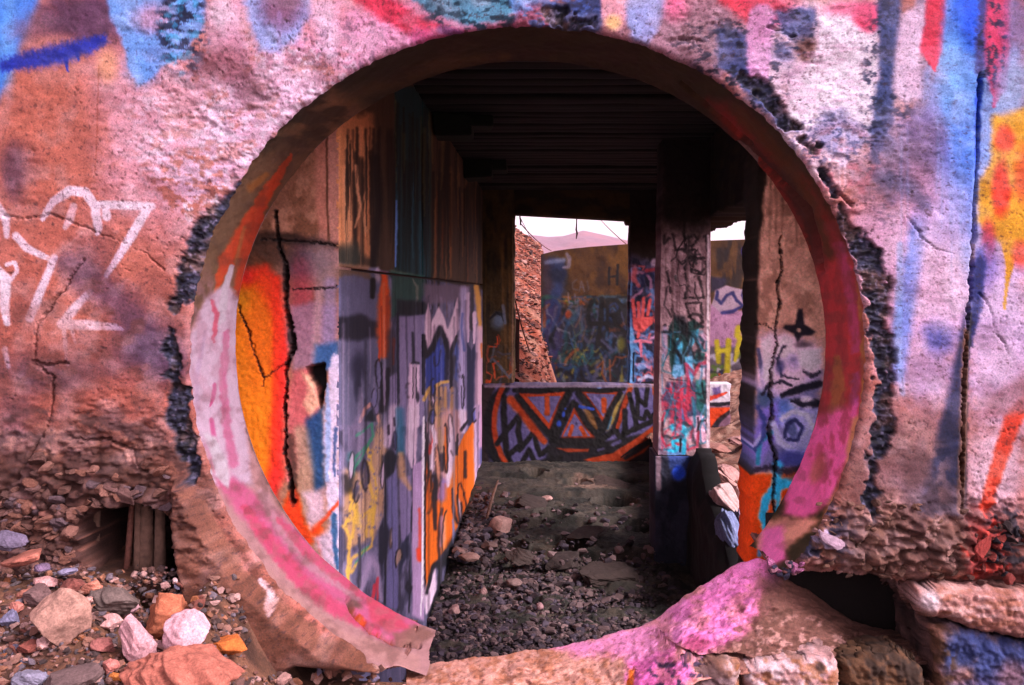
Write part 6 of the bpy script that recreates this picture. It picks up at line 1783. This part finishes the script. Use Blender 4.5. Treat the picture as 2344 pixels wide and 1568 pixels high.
for pts_, w_, dp in (([(1500, 1440), (1530, 1470), (1556, 1490), (1600, 1506), (1700, 1504)], 6, .03), ([(1560, 1506), (1680, 1512), (1800, 1512), (1950, 1516)], 7, .05), ([(1440, 1568), (1452, 1540), (1450, 1530)], 5, .02)):
    dd = seg_dist(MU + 8 * fbm(MU / 20, MV / 20, 2, 405), MV + 6 * fbm(MU / 20, MV / 14, 2, 406), pts_)
    Pm[..., 1] += dp * sstep(w_, w_ * .3, dd)
pmd = Paint(MU, MV, (198, 142, 130), 97)
def paint_mound(p):
    S, B, G, L = p.stain, p.blob, p.poly, p.line
    S(1200, 1540, 400, 80, (150, 98, 74), .6, 18, 12, .05, .25); S(1200, 1540, 400, 80, (232, 180, 170), .4, 9, 8, .2, .2, seed=1)
    G([(1560, 1372), (1640, 1316), (1730, 1268), (1790, 1300), (1780, 1380), (1700, 1470), (1600, 1500), (1530, 1470), (1500, 1430)], (226, 126, 178), .96, 16, 12)
    G([(1260, 1480), (1420, 1440), (1540, 1400), (1560, 1450), (1530, 1500), (1480, 1568), (1440, 1568), (1430, 1500), (1330, 1496)], (230, 140, 186), .85, 16, 14)
    G([(1440, 1520), (1540, 1490), (1590, 1540), (1560, 1620), (1440, 1620)], (222, 110, 168), .85, 14, 14)
    S(1600, 1420, 220, 150, (196, 132, 130), .6, 40, 26, .18, .25, seed=2)
    S(1620, 1400, 200, 140, (238, 150, 196), .4, 22, 16, .15, .25, seed=3)
    G([(1740, 1320), (1800, 1310), (2160, 1420), (2160, 1600), (1620, 1530), (1680, 1480), (1740, 1400)], (116, 82, 74), .95, 24, 16)
    S(1860, 1450, 240, 80, (96, 66, 56), .7, 22, 18, .05, .2, seed=4); S(1800, 1460, 160, 50, (206, 160, 156), .6, 14, 12, .2, .16, seed=5)
    B(1770, 1310, 20, 30, (120, 80, 96), .6, .6)
    S(1560, 1550, 90, 50, (44, 40, 66), .8, 14, 12, .05, .2, seed=6)
    L([(1446, 1540), (1440, 1580)], [14, 14], (226, 120, 40), .85, .5)
    B(1592, 1478, 30, 20, (120, 50, 70), .6, .6)
    S(1500, 1450, 700, 200, (90, 60, 54), .5, 6, 5, .35, .12, seed=7)
paint_mound(pmd)
mo = link('broken_sill', mesh_np('broken_sill', Pm, grid_quads(420, nS), pmd.albedo(G_FRONT * .82)), M_WALL)
tag(mo, 'heap of broken concrete dusted bright pink where the ring has crumbled away', 'rubble')

def slab_block(name, pts, Y, depth, paint, base, seed, label, cat, group=None, amp=.012, rnd=.03, tiltz=0):
    xs = [q[0] for q in pts]; ys = [q[1] for q in pts]
    nu = int((max(xs) - min(xs) + 20) / 3.2); nv = int((max(ys) - min(ys) + 20) / 3.2)
    U, V = np.meshgrid(np.linspace(min(xs) - 10, max(xs) + 10, nu), np.linspace(min(ys) - 10, max(ys) + 10, nv), indexing='ij')
    sd = poly_sd(U, V, pts) + 6 * fbm(U / 26, V / 26, 2, seed)
    keep = sd < 0
    U, V = snap(U, V, sd, keep)
    d = amp * fbm(U / 40, V / 30, 4, seed + 2) + amp * .6 * fbm(U / 9, V / 9, 3, seed + 3) - rnd * np.exp(np.minimum(sd, 0) / 8)
    P = to_world(U, V, Y); P[..., 1] -= d
    p = Paint(U, V, base, seed); paint(p)
    o = solid_sheet(name, P, grid_quads(nu, nv, keep=keep), p.albedo(G_FRONT * 1.02), M_WALL, (0, depth, 0), nseg=9, jit=.008)
    tag(o, label, cat, group)
    return o
def paint_top_slab(p):
    p.stain(2240, 1400, 160, 60, (166, 110, 92), .7, 30, 12, .05, .25); p.stain(2200, 1380, 160, 50, (240, 190, 188), .6, 30, 10, .1, .2, seed=2)
    p.blob(2130, 1378, 22, 24, (244, 208, 214), .85, .5); p.blob(2120, 1420, 20, 20, (110, 80, 70), .7, .6)
slab_block('concrete_slab', [(2104, 1356), (2150, 1350), (2344, 1354), (2560, 1360), (2560, 1500), (2344, 1466), (2240, 1446), (2178, 1424), (2118, 1412), (2106, 1390)], 2.55, .3, paint_top_slab, (176, 126, 120), 98,
           'pale flat slab lying on the blue-sprayed block, lower right corner', 'slab')
def paint_low_block(p):
    p.blob(2190, 1500, 30, 60, (72, 84, 130), .9, .6)
    p.poly([(2210, 1440), (2300, 1470), (2560, 1480), (2560, 1620), (2240, 1620), (2230, 1520)], (70, 84, 134), .9, 24, 18)
    p.stain(2270, 1510, 110, 70, (40, 50, 92), .75, 26, 20, .05, .2); p.blob(2320, 1550, 40, 40, (150, 112, 118), .8, .6); p.blob(2240, 1580, 50, 30, (96, 86, 120), .7, .6)
    p.blob(2200, 1545, 26, 20, (176, 130, 120), .7, .6); p.stain(2150, 1520, 40, 90, (90, 62, 44), .8, 12, 14, 0, .2, seed=3)
slab_block('concrete_block', [(2138, 1440), (2180, 1432), (2240, 1452), (2344, 1476), (2560, 1505), (2560, 1680), (2150, 1680), (2146, 1540)], 2.57, .3, paint_low_block, (150, 108, 96), 99,
           'upright block sprayed dark blue beneath the pale slab, lower right corner', 'block')
def paint_foot(p):
    p.stain(1800, 1560, 200, 60, (244, 206, 212), .7, 26, 18, .05, .2); p.stain(1800, 1560, 200, 60, (140, 86, 50), .6, 22, 18, .12, .18, seed=2); p.blob(1880, 1530, 10, 10, (60, 44, 40), .8, .5)
    p.blob(1630, 1550, 44, 30, (90, 70, 74), .7, .6)
slab_block('concrete_slab', [(1706, 1524), (1760, 1520), (1860, 1512), (1914, 1516), (1924, 1545), (1930, 1680), (1700, 1680)], 2.46, .12, paint_foot, (196, 148, 146), 101,
           'whitish broken slab at the bottom edge between pink heap and dark gap', 'slab')
slab_block('concrete_slab', [(1580, 1534), (1640, 1526), (1698, 1528), (1696, 1680), (1570, 1680)], 2.42, .12, paint_foot, (170, 126, 112), 102,
           'darker brown slab just left of the whitish slab, bottom edge', 'slab')
slab_block('concrete_slab', [(1932, 1520), (2000, 1506), (2070, 1500), (2120, 1540), (2130, 1680), (1936, 1680)], 2.52, .12, lambda p: p.stain(2030, 1560, 120, 80, (60, 44, 36), .8, 24, 20, 0, .22), (110, 80, 60), 103,
           'rough brown slab in the shadow left of the blue-sprayed block', 'slab')
# dark box added behind the cavity, the hollow's shade put into its colour
box('cavity_backing', (1780 - VX) / FPX * 3.0, 2.3, 2.995, 3.17, .2, E - .70, M_IN, wall, lin(rgb((30, 24, 22))))

# ------------------------------------------------------------------ stones set in the worn wall foot (parts of the wall)
rs = np.random.RandomState(3)
protos = []
for k in range(8):
    v, f = rock_verts(800 + k, 2, 11, .05, .42, .88)
    me = mesh_np('stone', v, None, None, False, f); me.materials.append(M_STONE); protos.append(me)
def pick(pal): return pal[rs.randint(len(pal))]
def embed(px_, py_, w_, h_, c_, depth=.0):
    o = bpy.data.objects.new('stone', protos[rs.randint(8)]); COL.objects.link(o); o.parent = wall
    s = YF / FPX / 2
    x, y, z = W(px_, py_, YF)
    o.location = (x, y + depth, z); o.scale = (w_ * s, w_ * s * .8, h_ * s); o.rotation_euler = (rs.uniform(-.5, .5), rs.uniform(-.6, .6), rs.uniform(-3, 3))
    o.color = (*(lin(rgb(c_)) / 2.7 * rs.uniform(.8, 1.2)), 1)
    return o
tan = [(160, 108, 90), (138, 96, 84), (180, 128, 112), (120, 84, 76), (150, 110, 104), (128, 104, 110)]
cnt = 0
while cnt < 190:
    px_ = rs.uniform(-10, 395); py_ = rs.uniform(1050, 1330)
    if poly_sd(np.array([px_]), np.array([py_]), HOLLOW)[0] < 10: continue
    if rs.uniform() > sstep(1020, 1200, py_): continue
    s_ = rs.uniform(16, 40) * (1.5 if rs.uniform() < .15 else 1)
    embed(px_, py_, s_ * 1.25, s_ * rs.uniform(.5, .85), pick(tan), -.008); cnt += 1
for _ in range(130):
    px_ = rs.uniform(1860, 2230); py_ = rs.uniform(1190, 1325) if rs.uniform() < .8 else rs.uniform(1150, 1200)
    if py_ > 1318 + (px_ - 1900) * .07: continue
    s_ = rs.uniform(12, 26)
    embed(px_, py_, s_ * 1.3, s_ * rs.uniform(.5, .9), pick([(150, 108, 90), (134, 98, 84), (164, 120, 104), (116, 86, 74)] * 3 + [(206, 156, 148)]), .002)
for _ in range(34):
    embed(rs.uniform(2215, 2350), rs.uniform(1200, 1340), rs.uniform(16, 44), rs.uniform(14, 34), pick([(130, 56, 50), (60, 46, 48), (100, 62, 54), (170, 74, 66), (52, 48, 60)]), -.005)
o = embed(2238, 1245, 34, 84, (222, 92, 84), -.03); o.rotation_euler = (0, .35, 0)
o = embed(1900, 1232, 70, 30, (206, 176, 196), -.01)
o = embed(2165, 1258, 40, 24, (200, 150, 136), -.01)
for _ in range(26):
    embed(rs.uniform(720, 900), rs.uniform(1522, 1548), rs.uniform(16, 36), rs.uniform(12, 28), pick([(190, 130, 110), (160, 110, 92), (150, 140, 170), (210, 160, 146)]), -.02)
for _ in range(16):
    embed(rs.uniform(1755, 1850), rs.uniform(1285, 1318), rs.uniform(14, 34), rs.uniform(10, 24), pick([(214, 130, 180), (60, 56, 84), (190, 130, 150)]), -.01)
# stakes and rods showing in the hollow
ho = W(300, 1160, YF + .12)
for (a, b, r, m, nm) in (((303, 1160), (281, 1362), .009, M_RUST, 'reinforcing_rod'), ((336, 1170), (330, 1370), .020, M_WOOD, 'wooden_stake'), ((366, 1170), (362, 1390), .016, M_WOOD, 'wooden_stake'), ((222, 1180), (208, 1345), .012, M_WOOD, 'wooden_stake'), ((318, 1160), (312, 1360), .013, M_WOOD, 'wooden_stake')):
    tube(nm, [W(a[0], a[1] - 14, YF + .10), W((a[0] + b[0]) / 2 + 2, (a[1] + b[1]) / 2, YF + .10), W(b[0], b[1] + 20, YF + .10)], [r * .8, r, r], m, wall)

# ------------------------------------------------------------------ rubble heap at the lower left
BIG = [  # px, py, w, h, colour, rot, cuts, label, category
    (138, 1414, 128, 118, (206, 160, 142), 10, 7, 'largest smooth tan boulder at the lower left', 'boulder'),
    (388, 1412, 120, 112, (222, 132, 96), 40, 10, 'orange-brown angular block leaning by the buttress', 'stone'),
    (432, 1448, 118, 92, (250, 196, 206), 0, 9, 'rough pinkish-white lump against the orange-brown block', 'stone'),
    (316, 1466, 74, 116, (236, 180, 186), 14, 9, 'upright pale pink shard left of the pinkish-white lump', 'stone'),
    (352, 1482, 62, 30, (226, 176, 180), 0, 9, 'low pale stone at the foot of the pink shard', 'stone'),
    (524, 1476, 92, 42, (226, 124, 56), -4, 14, 'flat bright orange brick fragment beside the buttress', 'brick'),
    (440, 1548, 260, 110, (206, 124, 104), -3, 8, 'big reddish conglomerate rock at the bottom edge', 'boulder'),
    (338, 1556, 90, 60, (220, 170, 170), 0, 8, 'pale rounded rock touching the reddish conglomerate', 'stone'),
    (262, 1374, 110, 58, (120, 104, 98), -16, 9, 'dark grey-brown flat rock below the hollow', 'stone'),
    (254, 1424, 62, 34, (240, 186, 180), 4, 9, 'small pale pink rock right of the tan boulder', 'stone'),
    (292, 1398, 52, 22, (226, 178, 186), 28, 9, 'oblong pale chip above the small pink rock', 'stone'),
    (104, 1332, 50, 28, (232, 176, 172), -6, 8, 'pale pink rounded stone above the tan boulder', 'stone'),
    (166, 1340, 52, 40, (150, 88, 78), 0, 8, 'red-brown stone next to a lighter orange one', 'stone'),
    (206, 1346, 58, 36, (216, 140, 116), 24, 8, 'light orange tapered stone by the hollow', 'stone'),
    (82, 1362, 58, 50, (128, 100, 98), 30, 9, 'grey-brown angular stone behind the tan boulder', 'stone'),
    (22, 1416, 44, 40, (136, 136, 168), 0, 7, 'bluish rounded stone at the left edge', 'stone'),
    (28, 1238, 70, 46, (118, 108, 132), -8, 6, 'slate-blue oval stone high at the left edge', 'stone'),
    (58, 1276, 92, 30, (190, 118, 100), 14, 8, 'flat reddish stone below the slate-blue oval', 'stone'),
    (158, 1308, 44, 14, (160, 156, 186), 0, 8, 'thin grey-blue flake above the red-brown stone', 'stone'),
    (96, 1300, 34, 26, (130, 108, 136), 0, 8, 'small mauve stone below the flat reddish stone', 'stone'),
    (98, 1476, 30, 34, (246, 196, 190), 0, 9, 'bright little wedge below the tan boulder', 'stone'),
    (238, 1478, 58, 32, (190, 120, 112), -10, 9, 'dull red stone in front of the pale shard', 'stone'),
    (252, 1526, 40, 32, (222, 140, 128), 10, 8, 'salmon stone left of the pale rounded rock', 'stone'),
    (268, 1550, 36, 24, (226, 140, 70), 0, 8, 'orange pebble below the salmon stone', 'stone'),
    (70, 1482, 56, 34, (150, 84, 72), 0, 8, 'maroon stone under the bright wedge', 'stone'),
    (160, 1548, 130, 44, (120, 98, 96), 6, 8, 'broad grey-brown rock at the bottom left edge', 'stone'),
    (70, 1556, 80, 44, (150, 148, 170), 0, 8, 'blue-white rock in the bottom left corner', 'stone'),
    (60, 1358, 40, 22, (200, 130, 110), 10, 8, 'small orange-tan stone left of the grey-brown one', 'stone'),
    (40, 1390, 36, 22, (216, 140, 124), -10, 8, 'salmon stone above the bluish edge stone', 'stone'),
    (128, 1392, 20, 10, (180, 120, 100), 0, 8, 'tiny tan flake resting on the tan boulder', 'stone'),
    (200, 1376, 34, 18, (234, 176, 164), 8, 8, 'beak-shaped pale stone at the shoulder of the tan boulder', 'stone'),
    (650, 1556, 40, 26, (206, 160, 150), 40, 9, 'pale splinter in the dark below the buttress', 'stone'),
    (400, 1330, 12, 14, (220, 190, 190), 0, 8, 'tiny pale chip on the edge of the hollow', 'stone'),
    (388, 1388, 20, 24, (150, 120, 130), 0, 8, 'small grey chip between hollow and buttress', 'stone'),
]
placed = []
for k, (px_, py_, w_, h_, c_, rz_3, cuts, lab, cat) in enumerate(BIG):
    q = hit_front(px_, min(py_ + h_ * .38, 1660))
    Yq = min(q[1] - w_ * q[1] / FPX * .12, 2.50)
    big = w_ > 80
    v, f = rock_verts(900 + k, 5 if w_ > 200 else (4 if big else 3), cuts, .035 if k == 0 else (.11 if w_ > 200 else .07), .55, .9)
    s = Yq / FPX / 2
    a = R(rz_3)
    v = v * np.array([w_ * s, w_ * s * .8, h_ * s]) * 1.08
    v = np.stack([v[:, 0] * math.cos(a) - v[:, 2] * math.sin(a), v[:, 1], v[:, 0] * math.sin(a) + v[:, 2] * math.cos(a)], 1)
    o = link('boulder' if cat == 'boulder' else ('brick_fragment' if cat == 'brick' else 'stone'), mesh_np('stone', v, None, None, big, f), M_ROCK, None, W(px_, py_, Yq))
    o.color = (*(lin(rgb(c_)) / 2.4), 1)
    tag(o, lab, cat, 'stones in the rubble heap at the lower left')
    placed.append((px_, py_, max(w_, h_) * .5))

# middle-sized stones: each its own object, the look-alikes told by their colour
TONES = [('tan', (196, 140, 118)), ('brown', (136, 92, 80)), ('pale pink', (236, 184, 178)), ('grey', (120, 106, 108)), ('reddish', (166, 100, 86)), ('orange', (210, 130, 84)), ('bluish', (126, 122, 150))]
used = set()
def stone_label(near, px_, py_, w_, o, tone):
    dx, dy = px_ - near[0], py_ - near[1]
    rel = ('right of' if dx > 0 else 'left of') if abs(dx) > abs(dy) * 1.1 else ('below' if dy > 0 else 'above')
    form = 'flat' if o.scale[2] < o.scale[0] * .55 else ('rounded' if o.scale[2] > o.scale[0] * .68 else 'angular')
    size = 'tiny' if w_ < 18 else ('small' if w_ < 26 else 'fist-sized')
    name_ = []
    for wd in near[7].split(' '):
        if wd in ('at', 'by', 'against', 'left', 'of', 'beside', 'next', 'below', 'above', 'right', 'touching', 'on', 'under', 'in', 'high', 'behind'): break
        name_.append(wd)
    lab = '%s %s %s stone %s the %s' % (size, form, tone, rel, ' '.join(name_))
    return lab
n = 0; tries = 0
while n < 170 and tries < 5000:
    tries += 1
    px_ = rs.uniform(-30, 560); py_ = rs.uniform(1285, 1640)
    w_ = rs.uniform(14, 34) * (1.4 if rs.uniform() < .2 else 1)
    if poly_sd(np.array([px_]), np.array([py_]), HOLLOW)[0] < -6 and py_ < 1370: continue
    if px_ > 470 and py_ < 1530: continue
    if any(math.hypot(px_ - a, py_ - b) < c * .75 + w_ * .3 for a, b, c in placed): continue
    q = hit_front(px_, py_)
    tone, c_ = TONES[[0, 0, 1, 1, 2, 3, 4, 4, 5, 6][rs.randint(10)]]
    o = bpy.data.objects.new('stone', protos[rs.randint(8)]); COL.objects.link(o)
    s = q[1] / FPX / 2 * w_
    o.scale = (s, s * rs.uniform(.7, 1), s * rs.uniform(.45, .8)); o.rotation_euler = (rs.uniform(-.5, .5), rs.uniform(-.5, .5), rs.uniform(-3, 3))
    o.location = (q[0], min(q[1], 2.53), q[2] + s * .15)
    o.color = (*(lin(rgb(c_)) / 2.7 * rs.uniform(.8, 1.2)), 1)
    for near in sorted((b for b in BIG if b[2] > 36), key=lambda b: math.hypot(b[0] - px_, b[1] - py_))[:6]:
      lab = stone_label(near, px_, py_, w_, o, tone)
      if lab not in used: break
    used.add(lab)
    tag(o, lab, 'stone', 'small stones in the lower left rubble')
    n += 1
pts, szs = [], []
for _ in range(5200):
    px_ = rs.uniform(-60, 700); py_ = rs.uniform(1270, 1680)
    if px_ > 560 and py_ < 1540: continue
    q = hit_front(px_, py_)
    pts.append(np.array([q[0], min(q[1], 2.56), q[2]]) + rs.normal(0, .006, 3)); szs.append(.003 + .014 * rs.uniform() ** 2)
scatter('gravel', pts, szs, [(176, 130, 114), (130, 96, 88), (206, 164, 156), (110, 96, 98), (150, 104, 90), (176, 120, 92), (128, 116, 126), (90, 70, 66), (84, 68, 66)], M_GRAVEL, 33, 1, gain=1.7)
pts, szs = [], []
for _ in range(1500):
    px_ = rs.uniform(700, 2200); py_ = rs.uniform(1550, 1720)
    q = hit_front(px_, py_); pts.append(q); szs.append(rs.uniform(.004, .014))
scatter('gravel', pts, szs, [(170, 120, 100), (130, 90, 78), (210, 160, 150), (110, 90, 86)], M_GRAVEL, 34, 1)
